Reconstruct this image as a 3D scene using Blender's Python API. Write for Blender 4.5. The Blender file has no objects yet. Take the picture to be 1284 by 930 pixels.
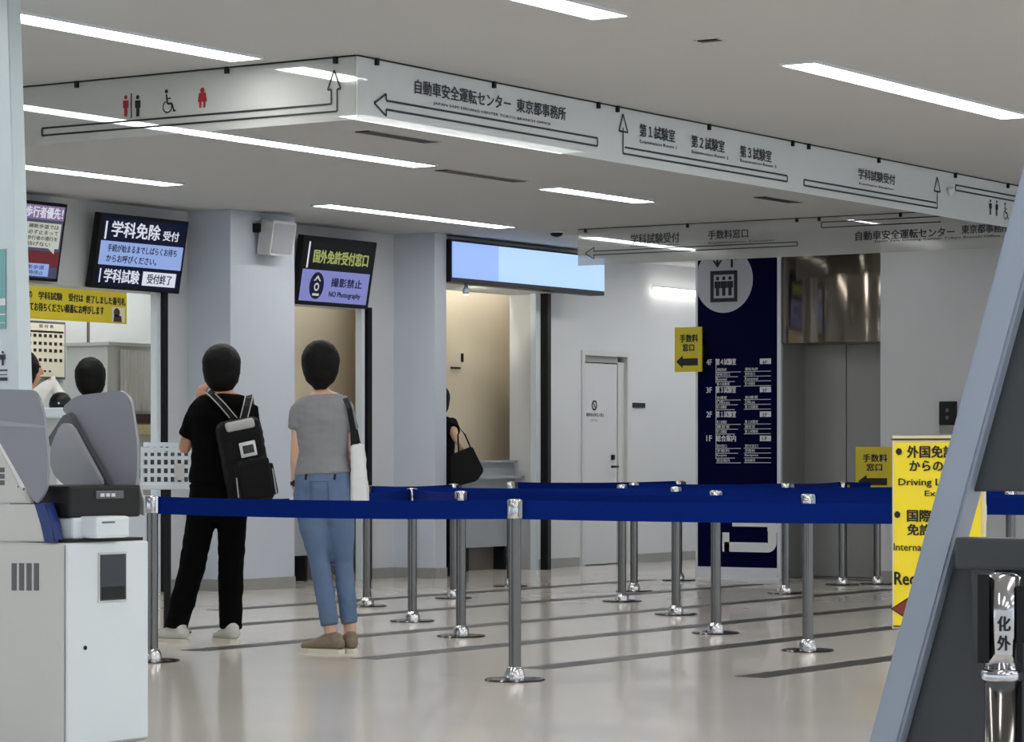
import bpy, bmesh, math, random
from mathutils import Vector, Matrix, noise
random.seed(4)
scene = bpy.context.scene
COL = scene.collection

# ------------------------------------------------------------------ camera
# world x runs along the counter front, world y towards the counters, z up
FPX, HOR, CAMZ = 3600.0, 573.0, 1.06            # focal length in pixels, horizon row, eye height
ANG = math.atan2(2358.0, 3600.0)
SN, CS = math.sin(ANG), math.cos(ANG)
cam_d = bpy.data.cameras.new('camera')
cam = bpy.data.objects.new('camera', cam_d); COL.objects.link(cam)
cam.location = (0, 0, CAMZ)
cam.rotation_euler = (math.pi/2, 0, (math.pi/2 - ANG) - math.pi/2)
cam_d.sensor_fit = 'HORIZONTAL'; cam_d.sensor_width = 36
cam_d.lens = 36*FPX/1284
cam_d.shift_y = (HOR-465)/1284
cam_d.clip_start = 0.05; cam_d.clip_end = 200
FW = Vector((CS, SN, 0)); RT = Vector((SN, -CS, 0))
cam.rotation_euler = (math.pi/2, 0, math.atan2(FW.y, FW.x) - math.pi/2)
scene.camera = cam

# ------------------------------------------------------------------ world, exposure
w = bpy.data.worlds.new('world'); scene.world = w; w.use_nodes = True
bg = w.node_tree.nodes['Background']
bg.inputs[0].default_value = (0.80, 0.90, 1.0, 1); bg.inputs[1].default_value = 0.62
scene.view_settings.view_transform = 'Standard'
scene.view_settings.look = 'None'
scene.view_settings.gamma = 1
scene.view_settings.use_curve_mapping = False
scene.view_settings.exposure = 0.97
LAMP = 9.0                                      # radiance of the ceiling strips
CEIL = 3.02

# ------------------------------------------------------------------ pixel -> place helpers
def atY(px, py, Y):
    t = (px-642)/FPX*Y
    p = RT*t + FW*Y
    return Vector((p.x, p.y, CAMZ + (HOR-py)/FPX*Y))
def gnd(px, py): return atY(px, py, FPX*CAMZ/(py-HOR))
def onV(px, py, v):
    t = (px-642)/FPX
    return atY(px, py, v/(SN - CS*t))
def onU(px, py, u):
    t = (px-642)/FPX
    return atY(px, py, u/(CS + SN*t))

# ------------------------------------------------------------------ materials
def lin(c):
    out = []
    for x in c:
        x = x/255.0
        out.append(x/12.92 if x <= .04045 else ((x+.055)/1.055)**2.4)
    return (*out, 1)
MATS = {}
def mat(name, rgb, rough=.5, metal=0, spec=.5, emit=0, coat=0, var=0, vscale=6, bump=0, bscale=80, stretch=None, erg=None):
    if name in MATS: return MATS[name]
    m = bpy.data.materials.new(name); m.use_nodes = True
    nt = m.node_tree; b = nt.nodes['Principled BSDF']
    b.inputs['Base Color'].default_value = lin(rgb)
    b.inputs['Roughness'].default_value = rough
    b.inputs['Metallic'].default_value = metal
    b.inputs['Specular IOR Level'].default_value = spec
    b.inputs['Coat Weight'].default_value = coat
    if emit:
        b.inputs['Emission Color'].default_value = lin(erg or rgb)
        b.inputs['Emission Strength'].default_value = emit
    if var or bump:
        tc = nt.nodes.new('ShaderNodeTexCoord')
        mp = nt.nodes.new('ShaderNodeMapping'); nt.links.new(tc.outputs['Object'], mp.inputs[0])
        if stretch: mp.inputs['Scale'].default_value = stretch
    if var:
        n = nt.nodes.new('ShaderNodeTexNoise'); n.inputs['Scale'].default_value = vscale; n.inputs['Detail'].default_value = 4
        nt.links.new(mp.outputs[0], n.inputs[0])
        r = nt.nodes.new('ShaderNodeValToRGB')
        c = lin(rgb)
        r.color_ramp.elements[0].color = (*[x*(1-var) for x in c[:3]], 1)
        r.color_ramp.elements[1].color = (*[min(1, x*(1+var)) for x in c[:3]], 1)
        r.color_ramp.elements[0].position = .3; r.color_ramp.elements[1].position = .7
        nt.links.new(n.outputs[0], r.inputs[0]); nt.links.new(r.outputs[0], b.inputs['Base Color'])
    if bump:
        n2 = nt.nodes.new('ShaderNodeTexNoise'); n2.inputs['Scale'].default_value = bscale
        nt.links.new(mp.outputs[0], n2.inputs[0])
        bp = nt.nodes.new('ShaderNodeBump'); bp.inputs['Strength'].default_value = bump; bp.inputs['Distance'].default_value = .01
        nt.links.new(n2.outputs[0], bp.inputs['Height']); nt.links.new(bp.outputs[0], b.inputs['Normal'])
    MATS[name] = m
    return m
def glass_mat(name, rgb, opaque, rough=.08):
    m = bpy.data.materials.new(name); m.use_nodes = True
    nt = m.node_tree; b = nt.nodes['Principled BSDF']; o = nt.nodes['Material Output']
    b.inputs['Base Color'].default_value = lin(rgb); b.inputs['Roughness'].default_value = rough
    t = nt.nodes.new('ShaderNodeBsdfTransparent'); mx = nt.nodes.new('ShaderNodeMixShader')
    t.inputs[0].default_value = (.95, .97, .97, 1)
    mx.inputs[0].default_value = opaque
    nt.links.new(t.outputs[0], mx.inputs[1]); nt.links.new(b.outputs[0], mx.inputs[2]); nt.links.new(mx.outputs[0], o.inputs[0])
    MATS[name] = m
    return m
M_floor = mat('floor_vinyl', (211,206,198), .17, spec=.5, coat=.25, var=.03, vscale=1.2)
M_stripe = mat('floor_tape', (50,48,46), .4, var=.1, vscale=9)
M_ceil = mat('ceiling_paint', (190,191,192), .9, var=.012, vscale=.8)
M_wall = mat('wall_paint', (205,208,211), .55, var=.015, vscale=2)
M_wall2 = mat('pillar_panel', (198,205,216), .4, var=.015, vscale=1.5)
M_office = mat('office_wall', (212,217,217), .7, var=.02, vscale=2)
M_base = mat('skirting', (150,150,147), .5, var=.03)
M_black = mat('black_metal', (6,6,7), .45, spec=.3)
M_dark = mat('dark_plastic', (16,17,20), .45, spec=.3, var=.1)
M_blind = mat('cream_blind', (216,203,178), .8, var=.02, vscale=3, bump=.05, bscale=200)
M_white = mat('white_plastic', (218,227,234), .35, var=.012, vscale=3)
M_kgrey = mat('kiosk_side', (200,203,202), .45, var=.012, vscale=3)
M_cgrey = mat('counter_grey', (158,163,168), .5, var=.03)
M_kick = mat('kick_board', (112,106,100), .5, var=.05)
M_chrome = mat('chrome', (205,205,208), .12, metal=1)
M_steel = mat('brushed_steel_tube', (112,110,108), .16, metal=1, var=.05, vscale=30, stretch=(1,1,.05))
M_based = mat('post_base_steel', (92,90,88), .16, metal=1)
M_belt = mat('blue_webbing', (0,32,112), .75, spec=.08, var=.06, vscale=60, bump=.1, bscale=400)
M_lift = mat('lift_steel', (128,124,118), .3, metal=.75, var=.03, vscale=4, stretch=(1,1,.1))
M_liftd = mat('lift_door_steel', (150,150,148), .36, metal=.35, var=.03, vscale=4, stretch=(1,1,.1))
M_liftp = mat('lift_polished_panel', (118,110,100), .07, metal=1)
M_navy = mat('navy_board', (0,4,46), .7, spec=.06)
M_pale = mat('pale_print', (214,218,226), .5)
M_print = mat('black_print', (20,21,26), .6)
M_printg = mat('slate_print', (46,50,60), .6)
M_red = mat('red_print', (150,30,34), .6)
M_arrow_red = mat('maroon_print', (132,48,38), .6)
M_yel = mat('yellow_sign', (246,222,42), .5, var=.03, vscale=8)
M_yel2 = mat('yellow_sheet', (206,190,40), .55, var=.05, vscale=8)
M_yel3 = mat('yellow_banner', (222,204,34), .55, var=.03, vscale=5)
M_cream = mat('cream_edge', (226,214,170), .5)
M_shield = mat('grey_shield', (138,141,150), .38, var=.02, vscale=4)
M_shield2 = mat('grey_shield_pale', (158,161,168), .4, var=.02, vscale=4)
M_shd = mat('shield_frame', (92,92,98), .4)
M_bluep = mat('blue_plastic', (28,50,112), .35)
M_easel = mat('easel_board', (60,64,69), .45, var=.04, vscale=3)
M_easelb = mat('easel_frame', (152,164,182), .4, var=.02, vscale=3)
M_skin = mat('skin', (186,138,112), .55, var=.05, vscale=20)
M_skin2 = mat('skin_light', (208,170,146), .55, var=.04, vscale=20)
M_hair = mat('black_hair', (5,4,4), .6, spec=.2, var=.2, vscale=60, bump=.25, bscale=150, stretch=(1,1,.1))
M_btee = mat('black_cotton', (4,4,5), .9, spec=.1, var=.15, vscale=20)
M_bpant = mat('black_trouser', (4,4,5), .9, spec=.1, var=.15, vscale=20)
M_gtee = mat('grey_cotton', (132,134,138), .85, var=.03, vscale=30, bump=.05, bscale=300)
M_jean = mat('blue_denim', (92,114,146), .8, var=.1, vscale=7, bump=.1, bscale=400)
M_jeand = mat('denim_seam', (70,92,124), .8)
M_shoeg = mat('pale_canvas', (196,194,190), .7, var=.06, vscale=20)
M_shoet = mat('tan_mesh', (128,114,96), .75, var=.15, vscale=30)
M_sole = mat('cream_sole', (218,212,196), .6)
M_bag = mat('black_nylon', (6,6,7), .7, spec=.25, var=.2, vscale=25)
M_bagw = mat('white_canvas', (222,224,226), .7, var=.02)
M_grey = mat('grey_cloth', (176,178,178), .8)
M_eye = mat('eye_dark', (24,18,16), .2)
M_lip = mat('lip', (150,88,80), .5)
M_emit = mat('lamp_diffuser', (254,252,249), .5, emit=LAMP)
M_emit2 = mat('lamp_small', (255,250,240), .5, emit=2.6)
M_glassf = glass_mat('frosted_sign_glass', (226,233,236), .84)
M_glassl = glass_mat('clear_sign_glass', (205,206,204), .55)
M_paper = mat('cream_paper', (232,226,204), .7)
M_brown = mat('brown_wood', (70,48,38), .6, var=.2)
M_mirror = mat('smoked_pane', (60,62,66), .08, metal=.6)
M_teal = mat('teal_print', (118,170,172), .5)
def scr(name, rgb, e=.75): return mat(name, tuple(c*.35 for c in rgb), .35, emit=e*.62, spec=.2, erg=rgb)
S_navy = scr('screen_navy', (16,22,52), .5); S_lb = scr('screen_pale_blue', (150,176,232), .7); S_w = scr('screen_white', (226,230,244), .7)
S_dk = scr('screen_black', (20,24,28), .4); S_lil = scr('screen_lilac', (134,140,205), .65); S_yg = scr('screen_olive', (172,180,110), .6)
S_ink = scr('screen_ink', (24,26,60), .5); S_gr = scr('screen_slate', (84,88,118), .5); S_pu = scr('screen_mauve', (150,128,168), .55)
S_rd = scr('screen_red', (122,52,60), .5); S_cr = scr('screen_cream', (206,212,200), .6); S_blk = scr('screen_type', (40,46,40), .3)
S_box = scr('lightbox_blue', (150,182,250), .85); S_box2 = scr('lightbox_sky', (172,206,252), .9)

# ------------------------------------------------------------------ object helpers
TM = {}
def thing(name, label, cat, loc=(0,0,0), rotz=0, group=None, kind=None):
    o = bpy.data.objects.new(name, None); COL.objects.link(o)
    o.empty_display_size = .1
    o.location = loc; o.rotation_euler = (0,0,rotz)
    TM[o.name] = Matrix.Translation(Vector(loc)) @ Matrix.Rotation(rotz, 4, 'Z')
    tag(o, label, cat, group, kind)
    return o
def tag(o, label=None, cat=None, group=None, kind=None):
    if label: o['label'] = label
    if cat: o['category'] = cat
    if group: o['group'] = group
    if kind: o['kind'] = kind
    return o
def link(name, me, m, parent=None, local=False, smooth=False):
    """mesh given in world coordinates unless local=True"""
    o = bpy.data.objects.new(name, me); COL.objects.link(o)
    if m is not None and not me.materials: me.materials.append(m)
    root = parent
    if parent is not None:
        o.parent = parent
        chain = parent
        M = TM.get(parent.name)
        while M is None and chain.parent is not None:
            chain = chain.parent; M = TM.get(chain.name)
        if M is not None and not local: me.transform(M.inverted())
    if smooth:
        for p in me.polygons: p.use_smooth = True
    return o
def bm_mesh(bm, name='m'):
    bmesh.ops.recalc_face_normals(bm, faces=bm.faces)
    me = bpy.data.meshes.new(name); bm.to_mesh(me); bm.free()
    return me
def bx(bm, x0, x1, y0, y1, z0, z1):
    x0, x1 = sorted((x0,x1)); y0, y1 = sorted((y0,y1)); z0, z1 = sorted((z0,z1))
    v = [bm.verts.new(p) for p in ((x0,y0,z0),(x1,y0,z0),(x1,y1,z0),(x0,y1,z0),(x0,y0,z1),(x1,y0,z1),(x1,y1,z1),(x0,y1,z1))]
    for f in ((0,3,2,1),(4,5,6,7),(0,1,5,4),(1,2,6,5),(2,3,7,6),(3,0,4,7)): bm.faces.new([v[i] for i in f])
    return v
def box(name, dims, m, parent=None, bev=0, local=False):
    bm = bmesh.new(); bx(bm, *dims)
    if bev: bmesh.ops.bevel(bm, geom=bm.edges[:], offset=bev, segments=2, affect='EDGES', profile=.6)
    return link(name, bm_mesh(bm), m, parent, local)
def cyl(bm, p, q, r0, r1=None, seg=20, cap=True):
    p, q = Vector(p), Vector(q); r1 = r0 if r1 is None else r1
    t = (q-p).normalized(); s = t.orthogonal().normalized(); b = t.cross(s)
    A, B = [], []
    for i in range(seg):
        a = 2*math.pi*i/seg; d = s*math.cos(a)+b*math.sin(a)
        A.append(bm.verts.new(p+d*r0)); B.append(bm.verts.new(q+d*r1))
    for i in range(seg): bm.faces.new((A[i],A[(i+1)%seg],B[(i+1)%seg],B[i]))
    if cap: bm.faces.new(A[::-1]); bm.faces.new(B)
def lathe(bm, prof, c=(0,0), seg=28):
    rings = []
    for r, z in prof:
        rings.append([bm.verts.new((c[0]+r*math.cos(2*math.pi*i/seg), c[1]+r*math.sin(2*math.pi*i/seg), z)) for i in range(seg)])
    for a, b in zip(rings, rings[1:]):
        for i in range(seg): bm.faces.new((a[i],a[(i+1)%seg],b[(i+1)%seg],b[i]))
    bm.faces.new(rings[0][::-1]); bm.faces.new(rings[-1])
def rod(name, p, q, r, m, parent=None, local=False, seg=14):
    bm = bmesh.new(); cyl(bm, p, q, r, seg=seg); return link(name, bm_mesh(bm), m, parent, local, True if seg > 8 else False)

class Frame:
    """a flat surface: 2-D coordinates (a,b) -> origin + a*A + b*B, n along N"""
    def __init__(s, O, A, B, N): s.O, s.A, s.B, s.N = Vector(O), Vector(A).normalized(), Vector(B).normalized(), Vector(N).normalized()
    def w(s, a, b, n=0): return s.O + s.A*a + s.B*b + s.N*n
def vplane(v): return Frame((0,v,0), (1,0,0), (0,0,1), (0,-1,0))     # a = world x, b = z
def uplane(u): return Frame((u,0,0), (0,-1,0), (0,0,1), (-1,0,0))    # a = -world y, b = z
def ab_v(v): return lambda px, py: (lambda p: (p.x, p.z))(onV(px,py,v))
def ab_u(u): return lambda px, py: (lambda p: (-p.y, p.z))(onU(px,py,u))
_txt = {}
def text2d(body, bold=0.0):
    k = (body, bold)
    if k in _txt: return _txt[k]
    c = bpy.data.curves.new('t', 'FONT'); c.body = body; c.resolution_u = 2; c.offset = bold
    o = bpy.data.objects.new('t', c); COL.objects.link(o)
    dg = bpy.context.evaluated_depsgraph_get(); dg.update()
    me = bpy.data.meshes.new_from_object(o.evaluated_get(dg))
    vs = [(v.co.x, v.co.y) for v in me.vertices]; fs = [tuple(p.vertices) for p in me.polygons]
    bpy.data.objects.remove(o); bpy.data.curves.remove(c); bpy.data.meshes.remove(me)
    _txt[k] = (vs, fs)
    return _txt[k]
class Flat:
    """thin print or sheet pieces on a Frame, joined as one part"""
    def __init__(s, fr, n=.002, th=.0): s.f, s.n, s.th, s.bm = fr, n, th, bmesh.new()
    def poly(s, pts, n=None):
        n = s.n if n is None else n
        top = [s.bm.verts.new(s.f.w(a,b,n)) for a, b in pts]
        try: fc = s.bm.faces.new(top)
        except ValueError: return
        if s.th:
            bot = [s.bm.verts.new(s.f.w(a,b,n-s.th)) for a, b in pts]
            s.bm.faces.new(bot[::-1])
            k = len(pts)
            for i in range(k): s.bm.faces.new((top[i], bot[i], bot[(i+1)%k], top[(i+1)%k]))
    def rect(s, a0, b0, a1, b1): s.poly([(a0,b0),(a1,b0),(a1,b1),(a0,b1)])
    def line(s, p, q, w):
        d = Vector((q[0]-p[0], q[1]-p[1])); d.normalize(); n = Vector((-d.y, d.x))*w/2
        s.poly([(p[0]-n.x,p[1]-n.y),(q[0]-n.x,q[1]-n.y),(q[0]+n.x,q[1]+n.y),(p[0]+n.x,p[1]+n.y)])
    def disc(s, a, b, r, ry=None, k=24):
        ry = r if ry is None else ry
        s.poly([(a+r*math.cos(2*math.pi*i/k), b+ry*math.sin(2*math.pi*i/k)) for i in range(k)])
    def ring(s, a, b, r0, r1, k=24, ph0=0, ph1=2*math.pi):
        for i in range(k):
            t0 = ph0+(ph1-ph0)*i/k; t1 = ph0+(ph1-ph0)*(i+1)/k
            s.poly([(a+r0*math.cos(t0),b+r0*math.sin(t0)),(a+r1*math.cos(t0),b+r1*math.sin(t0)),(a+r1*math.cos(t1),b+r1*math.sin(t1)),(a+r0*math.cos(t1),b+r0*math.sin(t1))])
    def text(s, body, a0, b0, wd, ht, bold=.0, fit=True):
        vs, fs = text2d(body)
        if not vs: return
        em = ht*bold*1.5
        xs = [v[0] for v in vs]; ys = [v[1] for v in vs]
        x0, x1, y0, y1 = min(xs), max(xs), min(ys), max(ys)
        sx = wd/max(1e-6, x1-x0); sy = ht/max(1e-6, y1-y0)
        shifts = ((0,0,0),) if not bold else ((-em,0,0),(em,0,.0003),(0,em,.0006))
        for dx, dy, dn in shifts:
            V = [s.bm.verts.new(s.f.w(a0+(x-x0)*sx+dx, b0+(y-y0)*sy+dy, s.n+dn)) for x, y in vs]
            for f in fs:
                try: s.bm.faces.new([V[i] for i in f])
                except ValueError: pass
    def build(s, name, m, parent):
        me = bpy.data.meshes.new(name); s.bm.to_mesh(me); s.bm.free()
        return link(name, me, m, parent)
def plate(name, fr, pts, th, m, parent, bev=0):
    """an outline with real thickness behind the frame plane"""
    bm = bmesh.new()
    top = [bm.verts.new(fr.w(a,b,0)) for a, b in pts]; bot = [bm.verts.new(fr.w(a,b,-th)) for a, b in pts]
    k = len(pts)
    f1 = bm.faces.new(top); f2 = bm.faces.new(bot[::-1])
    for i in range(k): bm.faces.new((top[i], bot[i], bot[(i+1)%k], top[(i+1)%k]))
    if bev: bmesh.ops.bevel(bm, geom=list(f1.edges)+list(f2.edges), offset=bev, segments=2, affect='EDGES')
    return link(name, bm_mesh(bm), m, parent)
def rounded(pts, r=.03, k=5):
    """round the corners of an outline"""
    out = []; n = len(pts)
    for i in range(n):
        p0, p1, p2 = Vector(pts[i-1]), Vector(pts[i]), Vector(pts[(i+1)%n])
        d0, d2 = (p0-p1), (p2-p1)
        rr = min(r, d0.length*.45, d2.length*.45)
        a = p1+d0.normalized()*rr; c = p1+d2.normalized()*rr
        for j in range(k+1):
            t = j/k; q = a*(1-t)**2+p1*2*t*(1-t)+c*t*t; out.append((q.x,q.y))
    return out

# ================================================================== STRUCTURE
fl = box('floor', (-8,34,-8,20,-.1,0), M_floor); tag(fl, 'glossy beige vinyl floor of the hall', 'floor', kind='structure')
for v, u0, u1 in ((6.62,12.2,16.5),(7.80,12.1,20),(8.92,12.2,20.6),(10.08,12.2,21),(11.40,12.3,21.2),(12.6,15.5,21.4)):
    box('floor_stripe', (u0,u1,v-.085,v+.085,0,.0015), M_stripe, fl)
ce = box('ceiling', (-8,34,-8,20,CEIL,CEIL+.15), M_ceil); tag(ce, 'off white painted ceiling with strip lights', 'ceiling', kind='structure')

# left wall: the counter front
VF, VC, VD = 14.74, 14.30, 14.72
wl = box('wall_left', (22.86,23.70,VD,15.0,0,CEIL), M_wall); tag(wl, 'white counter wall with pillars, openings and a door', 'wall', kind='structure')
box('wall_panel', (23.70,24.60,VD,15.0,2.09,CEIL), M_wall, wl)
box('wall_panel', (24.60,31,VD,15.0,0,CEIL), M_wall, wl)
box('bulkhead', (8,17.77,VF,15.0,2.36,CEIL), M_wall, wl)
box('bulkhead', (18.60,20.60,VF,15.0,2.35,CEIL), M_wall, wl)
box('bulkhead', (20.78,22.86,VC+.12,15.0,2.60,CEIL), M_wall, wl)
box('pillar', (17.77,18.60,VC,14.95,0,CEIL), M_wall2, wl, .004)
box('pillar', (20.60,20.78,VC,14.95,0,CEIL), M_wall2, wl, .004)
box('wall_strip', (17.49,17.77,VF,14.79,0,2.36), M_wall, wl)
box('wall_strip', (20.24,20.60,VF,14.79,0,2.35), M_wall, wl)
for u, v in ((17.46,VF-.005),(20.20,VF-.005),(22.81,14.55)):
    box('black_mullion', (u-.03,u+.03,v-.03,v+.05,0,2.62 if u > 22 else 2.36), M_black, wl)
for u, v in ((17.405,VF),(20.13,VF),(22.74,14.62)):
    box('white_mullion', (u-.025,u+.025,v-.01,v+.05,0,2.62 if u > 22 else 2.36), M_white, wl)
bl = box('baseboard_left', (23.75,24.0,VD-.012,VD,0,.001), M_base); tag(bl, 'grey skirting along the counter wall', 'skirting', kind='structure')
for d in ((17.77,18.60,VC-.01,VC,0,.09),(17.49,17.76,VF-.01,VF,0,.09),(20.60,20.78,VC-.01,VC,0,.09),(20.26,20.59,VF-.01,VF,0,.09),(22.88,23.66,VD-.01,VD,0,.09),(24.64,31,VD-.01,VD,0,.09),(17.76,17.77,VC,VF,0,.09),(20.59,20.60,VC,VF,0,.09)):
    box('skirting_board', d, M_base, bl)
# offices behind the first opening
wo = box('wall_office', (8,22.4,17.6,17.75,0,CEIL), M_office); tag(wo, 'pale office back wall behind the counter opening', 'wall', kind='structure')
box('panel_joint', (onV(110,430,17.6).x-.012, onV(110,430,17.6).x+.012, 17.585,17.6,0,CEIL), M_kick, wo)
box('side_wall', (22.2,22.4,16.0,17.6,0,CEIL), M_office, wo)
box('rear_wall', (19.6,31.2,15.9,16.0,0,CEIL), M_office, wo)
box('end_wall', (31,31.2,12.0,15.9,0,CEIL), M_office, wo)
box('end_wall', (7.9,8,14.74,17.75,0,CEIL), M_office, wo)

# core with lift: everything faces the camera (constant x)
U0 = 22.27
wf = box('wall_far', (U0+.9,26,8.0,12.60,0,CEIL), M_wall); tag(wf, 'wall of the lift core at the end of the hall', 'wall', kind='structure')
box('wall_panel', (U0-.04,U0+.9,3,10.80,0,CEIL), M_wall, wf)
box('wall_panel', (U0+.02,U0+.9,11.78,12.60,0,CEIL), M_wall, wf)
box('skirting_board', (U0-.05,U0-.04,3,10.79,0,.09), M_base, wf)
d2 = thing('door_2', 'grey steel lift door under a polished panel', 'lift door', (U0+.4,11.3,0), kind='structure')
bmq = bmesh.new()   # gently bowed polished panel above the doors
N = 40
for i in range(N+1):
    for j in range(N+1):
        a, b = i/N, j/N
        y = 11.78-.98*a; z = 2.05+(CEIL-2.05)*b
        bmq.verts.new((U0-.012-.075*(1-(2*a-1)**2), y, z))
bmq.verts.ensure_lookup_table()
for i in range(N):
    for j in range(N):
        bmq.faces.new([bmq.verts[k] for k in (i*(N+1)+j, (i+1)*(N+1)+j, (i+1)*(N+1)+j+1, i*(N+1)+j+1)])
link('transom_panel', bm_mesh(bmq), M_liftp, d2, smooth=True)
box('transom_back', (U0+.0,U0+.42,10.80,11.78,2.05,CEIL), M_lift, d2)
box('jamb', (U0+.0,U0+.42,11.76,11.79,0,2.05), M_liftd, d2)
box('jamb', (U0+.0,U0+.42,10.79,10.815,0,2.05), M_liftd, d2)
ym = -ab_u(U0+.42)(1061,600)[0]
box('door_panel', (U0+.42,U0+.46,ym+.003,11.77,.01,2.05), M_liftd, d2, .003)
box('door_panel', (U0+.425,U0+.46,10.80,ym-.003,.01,2.05), M_liftd, d2, .003)
box('door_sill', (U0+.0,U0+.46,10.80,11.78,0,.008), M_steel, d2)
box('edge_strip', (U0-.03,U0+.0,11.765,11.80,0,CEIL), M_pale, d2)

# white service door
d1 = thing('door_1', 'white service door with no entry notice and grey frame', 'door', (24.1,VD,0), kind='structure')
ua, ub = 23.72, 24.58
box('door_leaf', (ua+.03,ub-.16,VD+.03,VD+.07,.01,1.98), M_wall, d1, .003)
box('leaf_strip', (ub-.15,ub-.03,VD+.02,VD+.06,.01,2.0), M_kgrey, d1, .003)
box('transom', (ua+.03,ub-.16,VD+.02,VD+.06,1.99,2.055), M_base, d1)
for dd in ((ua-.02,ua+.03,VD-.015,VD+.08,0,2.10),(ub-.03,ub+.02,VD-.015,VD+.08,0,2.10),(ua+.03,ub-.03,VD-.015,VD+.08,2.055,2.10)):
    box('door_frame', dd, M_kgrey, d1)
hx = onV(771,578,VD).x
box('lock_plate', (hx-.02,hx+.02,VD+.01,VD+.03,onV(771,574,VD).z-.02,onV(771,574,VD).z+.03), M_black, d1)
rod('door_handle', (hx+.03,VD-.02,onV(771,585,VD).z), (hx-.09,VD-.02,onV(771,585,VD).z), .012, M_black, d1)
q = ab_v(VD+.03); fr = vplane(VD+.028); F = Flat(fr)
a, b = q(745,508); F.ring(a,b,.035,.05); F.line((a-.03,b+.03),(a+.03,b-.03),.012)
F.build('no_entry_symbol', M_print, d1); F = Flat(fr); F.text('関係者以外立入禁止', q(735,521)[0], q(735,522)[1], q(757,521)[0]-q(735,521)[0], .035, .01)
F.build('lettering', M_print, d1); F = Flat(fr); F.text('STAFF ONLY', q(740,527)[0], q(740,528)[1], .14, .02)
F.build('lettering', M_print, d1)
t = box('wall_plate', (onV(793,508,VD).x, onV(808,508,VD).x, VD-.012, VD, onV(800,511,VD).z, onV(800,505,VD).z), M_dark)
tag(t, 'small dark name plate on wall right of white door', 'plate')

# ================================================================== CEILING LIGHTS
def light(v, u0, u1, label, group=None, wd=.18):
    t = thing('ceiling_light', label, 'ceiling light', ((u0+u1)/2, v, CEIL), group=group)
    bm = bmesh.new()
    for d in ((u0-.012,u1+.012,v-wd/2-.012,v-wd/2),(u0-.012,u1+.012,v+wd/2,v+wd/2+.012),(u0-.012,u0,v-wd/2,v+wd/2),(u1,u1+.012,v-wd/2,v+wd/2)):
        bx(bm, *d, CEIL-.012, CEIL)
    link('frame', bm_mesh(bm), M_white, t)
    box('diffuser', (u0,u1,v-wd/2,v+wd/2,CEIL-.008,CEIL), M_emit, t)
G = 'strip lights in the ceiling'
light(8.82, 5.9, 9.28, 'long white ceiling strip light continuing out of the top left corner', G)
light(8.82, 9.32, 11.08, 'white ceiling strip light ending just before the hanging restroom sign', G)
light(8.82, 11.42, 12.0, 'short ceiling strip light seen through the corner of the restroom sign', G)
light(6.62, 8.0, 10.9, 'white ceiling strip light cut by the top edge of the picture', G)
light(6.62, 12.7, 15.4, 'white ceiling strip light at upper right in front of the hanging sign', G)
light(9.75, 13.2, 15.6, 'ceiling strip light seen along the lower edge of the long hanging sign', G)
light(11.05, 11.6, 15.8, 'long ceiling strip light passing under the restroom arrow sign', G)
light(11.2, 17.6, 18.95, 'short ceiling strip light above the empty blue sign box', G)
light(13.32, 12.6, 15.9, 'ceiling strip light above the two left screens', G)
light(13.42, 17.8, 20.4, 'ceiling strip light above the white loudspeaker and the right screen', G)
light(13.4, 21.7, 23.7, 'ceiling strip light behind the far hanging sign', G)
for v in (4.4, 2.2, 0, -2.2, -4.4):
    for u0 in (-1, 3.4, 8.0, 12.7, 17.4, 22):
        if v == 4.4 and u0 < 1: continue
        light(v, u0, u0+2.7, 'white ceiling strip light of the rows outside the picture', 'strip lights outside the picture')
for v in (6.62, 8.82, 11.05):
    light(v, 3.4, 5.5, 'white ceiling strip light of the rows outside the picture', 'strip lights outside the picture')
light(16.3, 12.6, 15.2, 'unseen ceiling strip light added deep inside the left office', 'unseen strip lights added inside the offices')  # added lamp, not in view, brightens the dark left office
light(16.3, 15.5, 17.5, 'unseen ceiling strip light added in the left office behind the navy screen', 'unseen strip lights added inside the offices')  # second added lamp for the same office interior
light(15.09, 18.7, 20.5, 'unseen ceiling strip light added over the counter under the no photography screen', 'unseen strip lights added inside the offices', .075)  # added behind the bulkhead to light the cream blind
light(15.09, 20.9, 23.3, 'unseen ceiling strip light added over the counter under the blue sign box', 'unseen strip lights added inside the offices', .075)  # added out of sight, lights the blind in this window
light(13.5, 24.4, 27.6, 'unseen ceiling strip light added in the corridor behind the navy board')  # added out of sight to brighten the far door wall
light(10.6, 21.25, 21.75, 'short ceiling strip light before the lift behind the far hanging sign', wd=.06)
light(16.9, 18.4, 21.0, 'unseen ceiling strip light added above the curtained office cabinet', 'unseen strip lights added inside the offices')  # added lamp that lights this end of the office
# wall lamp past the door
p = onV(819,363,VD-.04); q2 = onV(878,370,VD-.04)
t = thing('wall_light', 'short bright linear lamp on wall above the corridor beside navy board', 'wall light', (p.x,VD,p.z))
box('housing', (p.x+.03,q2.x-.03,VD-.04,VD,p.z-.012,p.z+.03), M_white, t); box('tube', (p.x,q2.x,VD-.085,VD-.04,p.z-.03,p.z+.025), M_emit2, t)
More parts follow.
